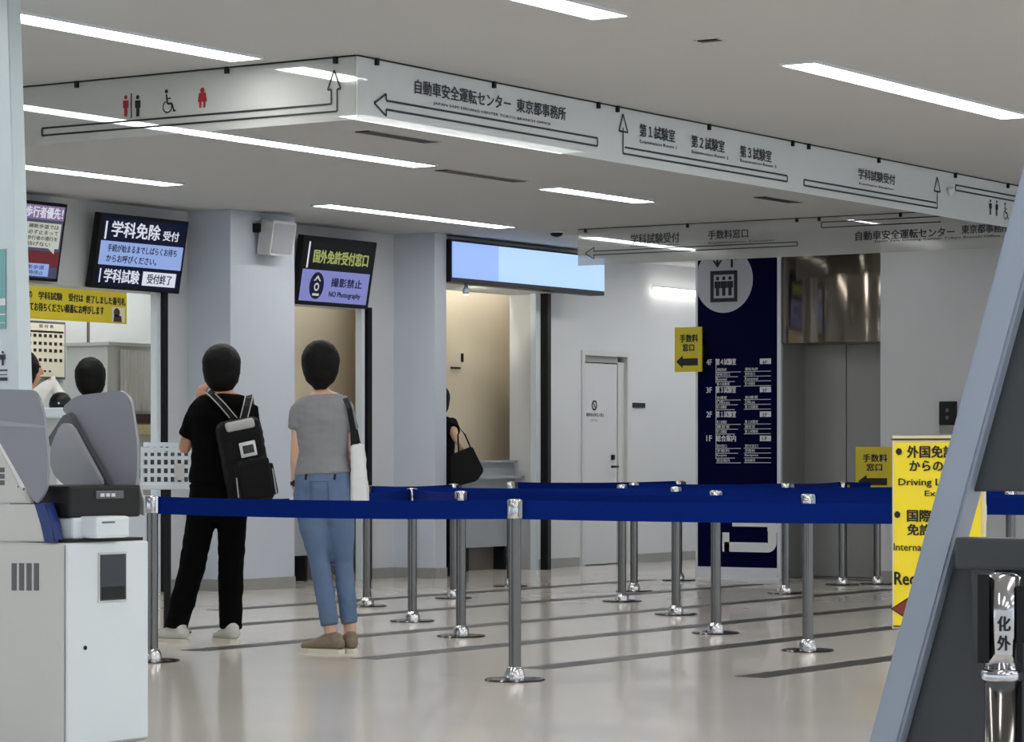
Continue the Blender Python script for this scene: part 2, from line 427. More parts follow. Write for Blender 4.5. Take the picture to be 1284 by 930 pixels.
# air slots and sensor
def slot(pa, pb, label):
    Y0 = FPX*(CEIL-CAMZ)/(HOR-pa[1]); Y1 = FPX*(CEIL-CAMZ)/(HOR-pb[1])
    A, B = atY(*pa,Y0), atY(*pb,Y1); v = (A.y+B.y)/2
    t = thing('air_slot', label, 'air vent', (A.x, v, CEIL), group='dark air slots in the ceiling')
    box('slot', (A.x,B.x,v-.055,v+.055,CEIL-.006,CEIL), M_black, t)
    box('slot_rim', (A.x-.01,B.x+.01,v-.07,v-.055,CEIL-.004,CEIL), M_ceil, t); box('slot_rim', (A.x-.01,B.x+.01,v+.055,v+.07,CEIL-.004,CEIL), M_ceil, t)
slot((455,164),(540,178), 'dark air slot in ceiling just under the corner of hanging signs')
slot((550,213),(655,227), 'dark air slot in ceiling between two strip lights at centre')
slot((945,247),(1005,253), 'dark air slot in ceiling between near and far hanging signs')
slot((880,50),(901,50.4), 'tiny dark slot in the bare ceiling at top')
p = atY(698,292,FPX*(CEIL-CAMZ)/(HOR-290))
t = thing('smoke_detector', 'small dark dome detector on ceiling above the blue sign box', 'detector', (p.x,p.y,CEIL))
bm = bmesh.new(); lathe(bm, [(.012,-.05),(.045,-.04),(.06,-.015)], seg=18); link('dome', bm_mesh(bm), M_dark, t, True, True)
bm = bmesh.new(); lathe(bm, [(.07,-.015),(.07,0)], seg=18); link('ring', bm_mesh(bm), M_white, t, True, True)

# ================================================================== HANGING GLASS SIGNS
UL, VH, UR = 11.29, 8.30, 20.97
ZT, ZB = CEIL-.007, CEIL-.315
def clips(t, pts):
    for x, y in pts: box('clip', (x-.009,x+.009,y-.010,y+.010,ZT-.028,CEIL), M_dark, t)
# left sign
sL = thing('hanging_sign', 'glass hanging sign with restroom symbols and upward bent arrow', 'sign', (UL,10.5,CEIL))
box('glass_panel', (UL-.004,UL+.004,VH+.004,13.2,ZB,ZT), M_glassl, sL)
box('top_rail', (UL-.012,UL+.012,VH,13.2,ZT,CEIL), M_dark, sL)
clips(sL, [(UL-.012,VH+.12),(UL-.012,9.1),(UL-.012,10.1),(UL-.012,10.9)])
q = ab_u(UL-.006); fr = uplane(UL-.006)
F = Flat(fr)                         # bent outline arrow
def bar(F, pts, w):
    for A, B in zip(pts, pts[1:]): F.line(A, B, w)
a0, b0 = q(53,167); a1, b1 = q(423,133); zt = (b0+b1)/2
th = .038; LW = .010
tip = q(420,88); hb = q(420,112)[1]; xl = a1-.036; xr = a1
bar(F, [(xl,hb),(xl,zt+th/2),(a0,zt+th/2),(a0,zt-th/2),(xr,zt-th/2),(xr,hb)], LW)
mid = (xl+xr)/2; bar(F, [(xl,hb),(mid-.04,hb),(mid,tip[1]),(mid+.04,hb),(xr,hb)], LW)
F.build('arrow', M_print, sL)
def man(F, a, b, h, wid=.34):
    F.disc(a, b+h*.9, h*.1); F.poly([(a-h*wid/2,b+h*.75),(a+h*wid/2,b+h*.75),(a+h*wid/2,b+h*.4),(a+h*.1,b+h*.4),(a+h*.1,b),(a-h*.1,b),(a-h*.1,b+h*.4),(a-h*wid/2,b+h*.4)])
def wheelchair(F, a, b, h):
    F.disc(a, b+h*.93, h*.09); F.line((a,b+h*.8),(a+h*.05,b+h*.4),h*.09); F.line((a,b+h*.62),(a+h*.25,b+h*.62),h*.06)
    F.line((a+h*.05,b+h*.4),(a+h*.3,b+h*.4),h*.09); F.line((a+h*.3,b+h*.4),(a+h*.42,b+h*.06),h*.08); F.line((a+h*.4,b+h*.06),(a+h*.52,b+h*.1),h*.06)
    F.ring(a+h*.05,b+h*.27,h*.21,h*.27,20,math.radians(110),math.radians(390))
F = Flat(fr); h = .11
a, b = q(173,146); man(F, a, b, h)
F.build('pictogram', M_print, sL); F = Flat(fr); a, b = q(165,146); F.rect(a-.004, b-.01, a+.004, b+h+.01)
F.build('divider', M_print, sL); F = Flat(fr); a, b = q(209,142); wheelchair(F, a, b, .12)
F.build('pictogram', M_print, sL)
F = Flat(fr); a, b = q(158,146); man(F, a, b, h); F.build('red_pictogram', M_red, sL)
F = Flat(fr); a, b = q(254,135); F.disc(a, b+.088, .014); F.poly([(a-.03,b+.03),(a+.03,b+.03),(a+.022,b+.075),(a-.022,b+.075)]); F.rect(a-.02,b,a-.006,b+.03); F.rect(a+.006,b,a+.02,b+.03)
F.build('red_pictogram', M_red, sL)
# long front sign
sF = thing('hanging_sign', 'long frosted glass hanging sign pointing to examination rooms', 'sign', (16,VH,CEIL))
box('glass_panel', (UL,UR-1.27,VH-.004,VH+.004,ZB,ZT), M_glassf, sF)
box('top_rail', (UL,UR,VH-.012,VH+.012,ZT,CEIL), M_dark, sF)
gE = box('glass_panel', (UR-1.265,UR,VH-.004,VH+.004,ZB,ZT), M_glassf, sF)
clips(sF, [(onV(px,100,VH).x, VH-.012) for px in (470,617,748,772,887,992,1012,1100,1196,1262)])
q = ab_v(VH-.006); fr = vplane(VH-.006)
def at(px): return q(px,100)[0]
F = Flat(fr); LW = .011
za = q(600,157.5)[1]
z0 = q(480,130)[1]; z1 = q(749,179)[1]; za = (z0+z1)/2
# arrow 1 pointing left
bar(F, [(at(484),za+.022),(at(749),za+.022),(at(749),za-.022),(at(484),za-.022)], LW)
bar(F, [(at(484),za+.022),(at(484),za+.055),(at(469),za),(at(484),za-.055),(at(484),za-.022)], LW)
F.build('arrow', M_printg, sF); F = Flat(fr)
# arrow 2 bent up
zb = q(880,205.5)[1]
bar(F, [(at(781),q(781,160)[1]),(at(781),zb-.018),(at(987),zb-.018),(at(987),zb+.018),(at(783),zb+.018)], LW)
bar(F, [(at(776),q(781,165)[1]),(at(781),q(781,143)[1]),(at(787),q(781,165)[1]),(at(776),q(781,165)[1])], LW)
F.build('arrow', M_printg, sF); F = Flat(fr)
# arrow 3 bent up
zc = q(1090,243)[1]
bar(F, [(at(1175),q(1175,241)[1]),(at(1175),zc-.018),(at(1008),zc-.018),(at(1008),zc+.018),(at(1174),zc+.018)], LW)
bar(F, [(at(1171),q(1175,240)[1]),(at(1175),q(1175,222)[1]),(at(1179),q(1175,240)[1]),(at(1171),q(1175,240)[1])], LW)
F.build('arrow', M_printg, sF); F = Flat(fr)
zd = q(1240,243)[1]
bar(F, [(at(1300),zd+.018),(at(1198),zd+.018),(at(1198),zd-.018),(at(1300),zd-.018)], LW)
F.build('arrow', M_printg, sF)
F = Flat(fr)
def tx(body, p0, p1, pyc, hpx, bold=.02):
    a0, a1 = at(p0), at(p1); pc = (p0+p1)/2; c = onV(pc,pyc,VH-.006); Y = c.xy.dot(FW.xy); h = hpx*Y/FPX
    F = Flat(fr); F.text(body, a0, c.z-h/2, a1-a0, h, bold); F.build('lettering', M_printg, sF)
tx('自動車安全運転センター', 520, 640, 119.5, 17.5); tx('東京都事務所', 648, 709, 137.5, 16.5)
tx('JAPAN SAFE DRIVING CENTER TOKYO BRANCH OFFICE', 543, 690, 143, 4.2, .02)
tx('第１試験室', 802, 846, 167, 16); tx('Examination Room 1', 802, 848, 181, 4, .02)
tx('第２試験室', 867, 908, 180.5, 15.5); tx('Examination Room 2', 867, 913, 194, 3.8, .02)
tx('第３試験室', 928, 967, 193, 15); tx('Examination Room 3', 928, 973, 205, 3.6, .02)
tx('学科試験受付', 1076, 1122, 221.5, 13); tx('Examination Reception', 1077, 1120, 234, 3.4, .02)
F = Flat(fr)
a, b = q(1246,270); man(F, a-.06, b, .11, .4); man(F, a+.05, b, .11, .4)
F.build('pictogram', M_print, sF); F = Flat(fr); a, b = q(1260,275); wheelchair(F, a, b, .12)
F.build('pictogram', M_print, sF)
# far sign
sB = thing('hanging_sign', 'far glass hanging sign with left arrow crossing below the long one', 'sign', (UR,11,CEIL))
y_end = -ab_u(UR)(725,300)[0]
box('glass_panel', (UR-.004,UR+.004,VH+.006,y_end,ZB,ZT), M_glassl, sB)
box('top_rail', (UR-.008,UR+.008,VH+.013,y_end,ZT,CEIL), M_dark, sB)
clips(sB, [(UR-.012,-ab_u(UR)(px,300)[0]) for px in (735,863,1000,1028,1130)])
q = ab_u(UR-.006); fr = uplane(UR-.006); F = Flat(fr); LW = .009
za = q(860,312)[1]
bar(F, [(q(744,320)[0],za+.016),(q(1000,305)[0],za+.016),(q(1000,305)[0],za-.016),(q(744,320)[0],za-.016)], LW)
bar(F, [(q(745,320)[0],za+.016),(q(745,320)[0],za+.05),(q(734,321)[0],za),(q(745,320)[0],za-.05),(q(745,320)[0],za-.016)], LW)
F.build('arrow', M_printg, sB); F = Flat(fr)
zz = q(1030,282)[1]
bar(F, [(q(1180,270)[0],zz+.022),(q(1030,282)[0],zz+.022),(q(1030,282)[0],zz-.022),(q(1180,270)[0],zz-.022)], LW)
F.build('arrow', M_printg, sB)
F = Flat(fr)
def txu(body, p0, p1, py0, py1, bold=.02, F=None, q=None):
    a0, b0 = q(p0, py1); a1 = q(p1, py1)[0]; b1 = q(p0, py0)[1]
    c = q((p0+p1)/2, (py0+py1)/2)[1]
    F = Flat(fr); F.text(body, a0, c-(b1-b0)/2, a1-a0, b1-b0, bold); F.build('lettering', M_printg, sB)
txu('学科試験受付', 791, 852, 292.5, 305, F=F, q=q); txu('手数料窓口', 888, 938, 288, 299, F=F, q=q)
txu('Examination Reception', 791, 852, 306.5, 309, .02, F, q); txu('Commission Counter', 888, 972, 301.5, 304, .02, F, q)
txu('自動車安全運転センター', 1073, 1197, 287.5, 299, F=F, q=q); txu('東京都事務所', 1206, 1266, 281, 292, F=F, q=q)
txu('Japan Safe Driving Center Tokyo Branch Office', 1096, 1254, 297.5, 301, .02, F, q)
t = thing('emergency_lamp', 'tiny white lamp clipped to the long hanging sign', 'lamp', (onV(1187,240,VH).x,VH-.03,onV(1187,240,VH).z))
bm = bmesh.new(); lathe(bm, [(.006,-.03),(.02,-.01),(.026,.02)], seg=14); link('bulb', bm_mesh(bm), M_white, t, True, True)
box('stem', (-.006,.006,.0,.026,.0,.012), M_white, t, local=True)

# ================================================================== SCREENS ON THE LEFT WALL
def tv(label, pA, pB, pC, hh, graphics):
    """pA, pB: top left/right pixels, pC: bottom left pixel; tilted 10 deg down"""
    tl = math.radians(10)
    c = onV((pA[0]+pB[0]+pC[0]*2+pB[0]-pA[0])/4, (pA[1]+pB[1]+pC[1]*2+pB[1]-pA[1])/4, VF-.14)
    wdt = onV((pB[0]+pC[0]+pB[0]-pA[0])/2,300,VF-.14).x - onV((pA[0]+pC[0])/2,300,VF-.14).x
    B = Vector((0,-math.sin(tl),math.cos(tl))); Nn = Vector((0,-math.cos(tl),-math.sin(tl))); A = Vector((1,0,0))
    fr = Frame(c, A, B, Nn)
    t = thing('wall_screen', label, 'screen', (c.x,VF,c.z))
    W, H = wdt, hh
    plate('casing', fr, [(-W/2,-H/2),(W/2,-H/2),(W/2,H/2),(-W/2,H/2)], .06, M_black, t, .004)
    p0, p1 = fr.w(0,.05,-.05), Vector((c.x,VF,c.z+.05))
    bm = bmesh.new(); bx(bm, c.x-.15,c.x+.15,min(p0.y,VF-.02),VF,c.z-.1,c.z+.1); link('bracket', bm_mesh(bm), M_dark, t)
    graphics(t, fr, W, H)
    return t
def g2(t, fr, W, H):
    def R(x0,y0,x1,y1,m,n=.003,nm='picture_area'):
        F = Flat(fr, n); F.rect(-W/2+x0*W, H/2-y1*H, -W/2+x1*W, H/2-y0*H); F.build(nm, m, t)
    def T(s,x0,y0,x1,y1,m,bold=.02,n=.006):
        F = Flat(fr, n); F.text(s, -W/2+x0*W, H/2-y1*H, (x1-x0)*W, (y1-y0)*H, bold); F.build('lettering', m, t)
    R(.04,.04,.97,.96,S_navy); R(.04,.36,.97,.68,S_lb,.0045)
    R(.07,.10,.09,.34,S_w,.0045); R(.07,.73,.085,.92,S_w,.0045)
    T('学科免除',.14,.09,.68,.30,S_w); T('受付',.72,.16,.90,.29,S_w)
    T('手続が始まるまでしばらくお待ち',.12,.40,.90,.50,S_ink); T('からお呼びください。',.12,.54,.68,.64,S_ink)
    T('学科試験',.12,.73,.51,.91,S_w); R(.55,.73,.93,.92,S_w,.0045); T('受付終了',.60,.76,.88,.89,S_ink,.02,.0075)
tv('black tilted wall screen announcing exemption desk in white on navy', (128,266), (239,280), (114,357), .575, g2)
def g1(t, fr, W, H):
    def R(x0,y0,x1,y1,m,n=.003,nm='picture_area'):
        F = Flat(fr, n); F.rect(-W/2+x0*W, H/2-y1*H, -W/2+x1*W, H/2-y0*H); F.build(nm, m, t)
    def T(s,x0,y0,x1,y1,m,bold=.02,n=.006):
        F = Flat(fr, n); F.text(s, -W/2+x0*W, H/2-y1*H, (x1-x0)*W, (y1-y0)*H, bold); F.build('lettering', m, t)
    R(.03,.04,.97,.96,S_gr); R(.03,.04,.97,.22,S_pu,.0045); T('横断歩道は歩行者優先！',.06,.06,.95,.20,S_w)
    R(.52,.26,.95,.58,S_cr,.0045)
    for i, s in enumerate(('横断歩道では', '必ず止まって', '歩行者の通行を', '妨げない')): T(s,.55,.28+i*.075,.92-.08*(i==3),.335+i*.075,S_blk,.02)
    F = Flat(fr,.0046); F.poly([(-W/2+.82*W,H/2-.58*H),(-W/2+.9*W,H/2-.58*H),(-W/2+.9*W,H/2-.65*H)]); F.build('picture_area', S_cr, t)
    R(.35,.62,.97,.82,S_rd,.0044); R(.06,.64,.56,.76,S_lb,.0048); T('守ろう',.2,.66,.54,.745,S_ink)
    R(.03,.78,.86,.94,S_lb,.0050); T('信号機のない横断歩道',.1,.80,.80,.855,S_ink,.01,.0065); T('歩行者がいたら一時停止',.1,.87,.80,.925,S_ink,.01,.0065)
tv('black tilted wall screen with crossing safety picture at the far left', (-17,247), (86,262), (-30,339), .585, g1)
def g3(t, fr, W, H):
    def R(x0,y0,x1,y1,m,n=.003,nm='picture_area'):
        F = Flat(fr, n); F.rect(-W/2+x0*W, H/2-y1*H, -W/2+x1*W, H/2-y0*H); F.build(nm, m, t)
    def T(s,x0,y0,x1,y1,m,bold=.02,n=.006):
        F = Flat(fr, n); F.text(s, -W/2+x0*W, H/2-y1*H, (x1-x0)*W, (y1-y0)*H, bold); F.build('lettering', m, t)
    R(.03,.04,.97,.97,S_dk); R(.04,.48,.955,.94,S_lil,.0045); R(.08,.08,.10,.46,S_w,.0045)
    T('国外免許受付窓口',.16,.19,.90,.38,S_yg,.03)
    T('撮影禁止',.44,.58,.86,.71,S_ink,.03); T('NO Photography',.43,.78,.86,.88,S_ink,.03)
    F = Flat(fr,.006); a, b = -W/2+.25*W, H/2-.71*H; F.disc(a,b,.10,.115); F.build('no_photo_symbol', S_ink, t)
    F = Flat(fr,.0075); F.poly([(a-.05,b+.04),(a,b+.09),(a+.05,b+.04),(a+.03,b+.04),(a,b+.065),(a-.03,b+.04)]); F.ring(a,b-.01,.02,.035); F.rect(a-.045,b-.085,a+.045,b-.065); F.build('symbol_lines', S_cr, t)
tv('black tilted wall screen with no photography notice in lilac', (382,295), (474,305), (370,379), .58, g3)

# lightbox
t = thing('light_box_sign', 'wide blank pale blue illuminated sign box over the counter window', 'sign', (21.5,VC,2.62))
ul, ur = 20.79, 23.38
box('housing', (ul,ur,VC-.04,VC+.12,2.60,2.975), M_dark, t, .005)
um = onV(625,330,VC-.05).x
box('face', (ul+.02,um,VC-.052,VC-.04,2.64,2.955), S_box, t); box('face', (um,ur-.02,VC-.052,VC-.04,2.64,2.955), S_box2, t)
# loudspeaker
p0 = onV(331,300,VC-.10); p1 = onV(362,300,VC-.10)
t = thing('loudspeaker', 'white box loudspeaker mounted high on the pale pillar', 'loudspeaker', (p0.x,VC,2.75))
fr = Frame(((p0.x+p1.x)/2,VC-.17,onV(346,300,VC-.1).z), (1,0,0), (0,-.12,1), (0,-1,-.12)); hw = (p1.x-p0.x)/2
plate('cabinet', fr, rounded([(-hw,-.14),(hw*.86,-.14),(hw,.14),(-hw*.9,.14)],.02), .13, M_kgrey, t, .008)
plate('grille', Frame(fr.w(0,0,.004),fr.A,fr.B,fr.N), rounded([(-hw*.86,-.12),(hw*.74,-.12),(hw*.86,.12),(-hw*.78,.12)],.015), .004, M_shield2, t)
box('bracket', (p0.x-.02,p0.x+.06,VC-.06,VC,fr.O.z+.05,fr.O.z+.12), M_dark, t)

# yellow banner under screen
q = ab_v(VF-.05); zc0, zc1 = 2.09, 2.335
t = thing('yellow_banner', 'long yellow notice banner with two text lines under the left screens', 'banner', (16,VF,zc0))
u0, u1 = q(-40,380)[0], q(159,380)[0]
box('sheet', (u0,u1,VF-.05,VF-.044,zc0,zc1), M_yel3, t)
for u in (u0+.2, u1-.3): box('cord', (u-.004,u+.004,VF-.046,VF-.04,zc1,2.42), M_white, t)
F = Flat(vplane(VF-.05))
def tv_(s,p0,p1,f0,f1):
    F = Flat(vplane(VF-.05)); F.text(s, q(p0,380)[0], zc0+(zc1-zc0)*f0, q(p1,380)[0]-q(p0,380)[0], (zc1-zc0)*(f1-f0), .03); F.build('lettering', M_print, t)
tv_('本日の', 24,40,.62,.86); tv_('学科試験', 48,78,.60,.84); tv_('受付は', 86,104,.6,.84); tv_('終了しました番号札', 108,157,.58,.82)
tv_('を持ってお待ちください順番にお呼びします', 20,130,.24,.50)
F = Flat(vplane(VF-.05)); F.rect(q(140,380)[0],zc0+.01,q(156,380)[0],zc0+.125); F.build('picture', M_paper, t)
F = Flat(vplane(VF-.0525)); a = q(146,380)[0]; F.disc(a,zc0+.085,.035); F.poly([(a-.04,zc0+.012),(a+.06,zc0+.012),(a+.05,zc0+.06),(a-.03,zc0+.07)]); F.build('picture_figure', M_brown, t)

# calendar chart on office wall
q = ab_v(17.55); A0, B0 = q(31,474); A1, B1 = q(83,404)
t = thing('wall_chart', 'cream wall chart with rows of dark marks behind the counter', 'chart', (A0,17.58,B0))
box('frame', (A0,A1,17.56,17.598,B0,B1), M_shd, t); F = Flat(vplane(17.558)); F.rect(A0+.015,B0+.02,A1-.015,B1-.02); F.build('sheet', M_paper, t)
F = Flat(vplane(17.555)); dA, dB = A1-A0, B1-B0
F.text('受 付 表', A0+.35*dA, B0+.88*dB, .35*dA, .06*dB, .02)
F.build('lettering', M_print, t); F = Flat(vplane(17.555)); F.rect(A0+.06*dA,B0+.80*dB,A1-.06*dA,B0+.835*dB)
for r_, k in ((.72,7),(.585,7),(.465,7),(.30,6)):
    F.build('chart_row', M_print, t); F = Flat(vplane(17.555))
    for i in range(7): F.rect(A0+dA*(.09+.125*i), B0+dB*(r_), A0+dA*(.09+.125*i+.07), B0+dB*(r_+.055))
F.build('chart_row', M_print, t); F = Flat(vplane(17.555))
for i in range(5): F.rect(A0+dA*(.10+.1*i*1.2), B0+dB*.12, A0+dA*(.16+.1*i*1.2), B0+dB*.15)
F.build('lettering', M_print, t)

# office cabinet with white curtain
q = ab_v(16.6); A0, B0 = q(137,516); A1, B1 = q(199,436)
t = thing('curtained_cabinet', 'pale office cabinet with white curtain and dark wood rail', 'cabinet', (A0,16.7,0))
box('body', (A0,A1+.3,16.62,17.1,0,B1), M_office, t, .006)
box('top_rail', (A0-.03,A1+.3,16.58,17.1,B1,B1+.03), M_kgrey, t)
bm = bmesh.new(); n = 40; row = []
for j, z in enumerate((B0+.01, B1-.03)):
    row.append([bm.verts.new((A0+.14+(A1-A0-.1)*i/n, 16.60+.012*math.sin(i*1.9)*(1 if j == 0 else .5), z)) for i in range(n+1)])
for i in range(n): bm.faces.new((row[0][i],row[0][i+1],row[1][i+1],row[1][i]))
link('curtain', bm_mesh(bm), M_bagw, t, smooth=True)
box('dark_rail', (A0+.1,A1+.3,16.55,16.62,q(180,530)[1],q(180,519)[1]), M_brown, t)
box('lower_shelf', (A0+.1,A1+.3,16.52,16.62,q(180,545)[1],q(180,532)[1]), M_cream, t)

# ================================================================== COUNTERS AND BLINDS
def counter(u0, u1, label, v=14.92, top=1.03):
    t = thing('service_counter', label, 'counter', ((u0+u1)/2,v,0))
    box('front_panel', (u0,u1,v,v+.03,.22,.86), M_cgrey, t)
    box('ledge', (u0,u1,v-.10,v+.03,.86,.885), M_cgrey, t)
    box('back_panel', (u0,u1,v+.02,v+.05,.885,top-.02), M_cgrey, t)
    box('worktop', (u0,u1,v-.02,v+.07,top-.02,top), M_cgrey, t)
    box('kick_board', (u0,u1,v+.12,v+.15,0,.22), M_kick, t)
    for x in (u0+.3,(u0+u1)/2+.2,u1-.2): box('bracket', (x,x+.03,v,v+.12,0,.22), M_dark, t)
def blind(u0, u1, z1, label, v=15.45, z0=.6):
    t = thing('roller_blind', label, 'blind', ((u0+u1)/2,v,z0))
    box('blind_sheet', (u0,u1,v,v+.006,z0,z1), M_blind, t); rod('bottom_bar', (u0,v-.004,z0+.012), (u1,v-.004,z0+.012), .012, M_cream, t)
    return t
counter(18.62, 20.09, 'grey service counter behind the woman in jeans')
blind(18.6, 21.9, 2.95, 'closed cream blind in the window under the no photography screen')
counter(20.80, 22.84, 'grey service counter under the blank blue sign box')
bb = blind(20.80, 24.2, 2.95, 'closed cream blind in the window under the blank blue sign box', 15.3)
box('side_strip', (23.45,23.55,15.26,15.29,.6,2.9), M_white, bb)
p = onV(572,461,15.29); box('pull_handle', (p.x-.08,p.x+.07,15.285,15.30,p.z-.008,p.z+.008), M_dark, bb)
p = onV(580,447,15.29); box('latch', (p.x-.012,p.x+.012,15.285,15.30,p.z-.05,p.z+.03), M_dark, bb)
t = thing('service_counter', 'long white service counter in the left office opening', 'counter', (13,14.9,0))
box('front_panel', (9,17.36,14.80,14.84,0,.72), M_white, t); box('worktop', (9,17.36,14.74,15.5,.72,.76), M_white, t)
# small spotlight under the sign box
p = onV(588,357,VC+.02)
t = thing('spotlight', 'small white spotlight under the left end of blue sign box', 'lamp', (p.x,VC+.05,2.60))
bm = bmesh.new(); lathe(bm, [(.028,-.09),(.034,-.05),(.02,-.03),(.012,0)], seg=16); link('housing', bm_mesh(bm), M_white, t, True, True)
bm = bmesh.new(); lathe(bm, [(.005,-.096),(.025,-.094),(.025,-.09)], seg=16); link('lens', bm_mesh(bm), M_emit2, t, True, True)
ld = bpy.data.lights.new('spotlight_beam', 'SPOT'); ld.energy = 22; ld.spot_size = math.radians(48); ld.spot_blend = .7; ld.color = (1,.96,.8); ld.shadow_soft_size = .03
lo = bpy.data.objects.new('spotlight_beam', ld); COL.objects.link(lo); lo.parent = t; lo.location = (.05,0,-.11)
tgt = onV(612,385,15.30) - Vector((p.x+.05,VC+.05,2.49)); lo.rotation_euler = tgt.to_track_quat('-Z','Y').to_euler()

# ================================================================== NAVY DIRECTORY BOARD
UN = U0-.02
q = ab_u(UN); fr = uplane(UN)
t = thing('directory_board', 'tall navy floor directory board with lift symbol and numeral', 'sign', (UN,12.2,0))
ya, yb = 12.60, 11.80
zpl = q(925,711)[1]
box('board', (UN,UN+.04,yb,ya,max(.09,zpl),CEIL), M_navy, t)
box('plinth', (UN-.015,UN+.04,yb,ya,0,max(.09,zpl)), M_pale, t)
box('left_edge', (UN-.004,UN+.042,ya,ya+.02,0,CEIL), M_pale, t)
a, b = q(908,351); r = .29; pts = []
for i in range(40):
    th_ = 2*math.pi*i/40; x = max(-ya+.002, a+r*math.cos(th_)); pts.append((x, b+r*math.sin(th_)))
F = Flat(fr,.003); F.poly(pts); F.build('round_panel', mat('round_panel_grey',(176,180,188),.5), t)
F = Flat(fr,.006)
x0, y1 = q(891,340); x1, y0 = q(925,378); lw = .035
F.rect(x0,y0,x1,y0+lw); F.rect(x0,y1-lw,x1,y1); F.rect(x0,y0+lw,x0+lw,y1-lw); F.rect(x1-lw,y0+lw,x1,y1-lw)
for k in (.27,.5,.73): man(F, x0+(x1-x0)*k, y0+.055, (y1-y0)*.62, .36)
xa, zb_ = q(900,336); 
F.poly([(xa-.05,zb_+.07),(xa,zb_),(xa+.05,zb_+.07),(xa+.03,zb_+.07),(xa+.012,zb_+.045),(xa+.012,zb_+.12),(xa-.012,zb_+.12),(xa-.012,zb_+.045),(xa-.03,zb_+.07)])
xa = q(918,336)[0]
F.poly([(xa-.012,zb_),(xa+.012,zb_),(xa+.012,zb_+.08),(xa+.05,zb_+.06),(xa,zb_+.13),(xa-.05,zb_+.06),(xa-.012,zb_+.08)])
F.build('lift_symbol', M_print, t)
F = Flat(fr,.003)
rows = (('4F',454,('第４試験室','運転免許','更新窓口','Renewal'),'4F'),('3F',489,('第３試験室','会議室','Offices'),'3F'),('2F',519.5,('第１試験室','第２試験室','講習室'),'2F'),('1F',549.5,('総合案内','受付窓口','手数料','Reception'),'1F'))
for nm, py, items, tg in rows:
    F = Flat(fr,.003); xa, z = q(886,py); F.text(nm, xa, z-.025, .055, .05, .02)
    xa = q(898,py)[0]; F.text(items[0], xa, z-.028, .20, .056, .02)
    F.line((xa,z+.03),(xa,q(898,py+26)[1]),.006)
    for j, s in enumerate(items[1:] + items[:1]):
        zz = q(898,py+9.5+6*j)[1]; F.text(s, xa+.008, zz-.014, .10+.03*(j%2), .028, .01); F.line((xa,zz-.022),(xa+.25-.03*(j%3),zz-.022),.005)
        xb = q(933,py)[0]; F.text(s, xb+.01, zz-.012, .13-.03*(j%2), .026, .01); F.line((xb,zz-.02),(q(967,py)[0],zz-.02),.005)
    F.rect(q(953,py)[0], z-.026, q(967,py)[0], z+.022); F.build('lettering', M_pale, t)
F = Flat(fr,.005)
for nm, py, items, tg in rows: F.text(tg, q(956,py)[0], q(956,py)[1]-.018, .05, .032, .01)
F.build('floor_number', M_navy, t)
# big numeral 3 (lower half shows under the belts)
F = Flat(fr,.004); lw = .085
xl, xr = q(906,690)[0], q(974,690)[0]; zb2 = q(940,692)[1]; zt2 = q(940,616)[1]; zm = (zb2+zt2)/2
def arcbox(z0, z1, open_left=True):
    rr = .09
    F.rect(xl+.02, z0, xr-rr, z0+lw); F.rect(xr-lw, z0+rr, xr, z1-rr); F.rect(xl+.1, z1-lw*.5, xr-rr, z1+lw*.5)
    F.ring(xr-rr, z0+rr, .008, rr, 8, -math.pi/2, 0); F.ring(xr-rr, z1-rr, .008, rr+.03, 8, 0, math.pi/2)
arcbox(zb2, zm); F.rect(xl, zb2, xl+.07, zb2+.17); arcbox(zm, zt2)
F.build('numeral', mat('numeral_white',(226,228,232),.45), t)

def small_yellow(label, fr, q, c, x0, x1, y0, y1):
    """sheet with two text rows and a left arrow; pixels of its corners"""
    a0, b0 = q((x0+x1)/2, y1); a0 = q(x0,y1)[0]; a1 = q(x1,y1)[0]; b1 = q((x0+x1)/2,y0)[1]
    t = thing('yellow_sign', label, 'sign', fr.w((a0+a1)/2,b0,0))
    plate('sheet', fr, [(a0,b0),(a1,b0),(a1,b1),(a0,b1)], .012, M_yel2, t)
    W, H = a1-a0, b1-b0
    F = Flat(fr,.002)
    F.text('手数料', a0+.2*W, b0+.66*H, .66*W, .17*H, .03); F.text('窓口', a0+.3*W, b0+.46*H, .42*W, .16*H, .03)
    F.poly([(a0+.06*W,b0+.23*H),(a0+.30*W,b0+.37*H),(a0+.30*W,b0+.30*H),(a0+.86*W,b0+.30*H),(a0+.86*W,b0+.14*H),(a0+.30*W,b0+.14*H),(a0+.30*W,b0+.08*H)])
    F.build('lettering', M_print, t)
    return t
us = U0-.10
t = small_yellow('yellow fee counter sign with left arrow at edge of navy board', uplane(us), ab_u(us), None, 846, 880, 410, 466)
ye = -ab_u(us)(878,440)[0]; zz = ab_u(us)(870,440)[1]
box('bracket', (us+.012,U0-.02,ye-.03,ye+.0,zz-.05,zz+.05), M_dark, t)
# wall call panel
q = ab_u(U0-.06); A0, B0 = q(1178,540); A1, B1 = q(1199,503)
t = thing('call_panel', 'small black lift call panel on grey wall right of lift', 'panel', (U0-.05,-A0,B0))
box('panel', (U0-.07,U0-.04,-A1,-A0,B0+.05,B1), M_dark, t, .004); box('lower_plate', (U0-.065,U0-.04,-A1,-A0,B0-.02,B0+.045), M_base, t, .003)
for k in (.35,.6): 
    bm = bmesh.new(); c = Vector((U0-.07,-(A0*.5+A1*.5),B0+(B1-B0)*(k+.1))); cyl(bm, c, c+Vector((-.006,0,0)), .018, seg=12); link('button', bm_mesh(bm), M_shd, t)

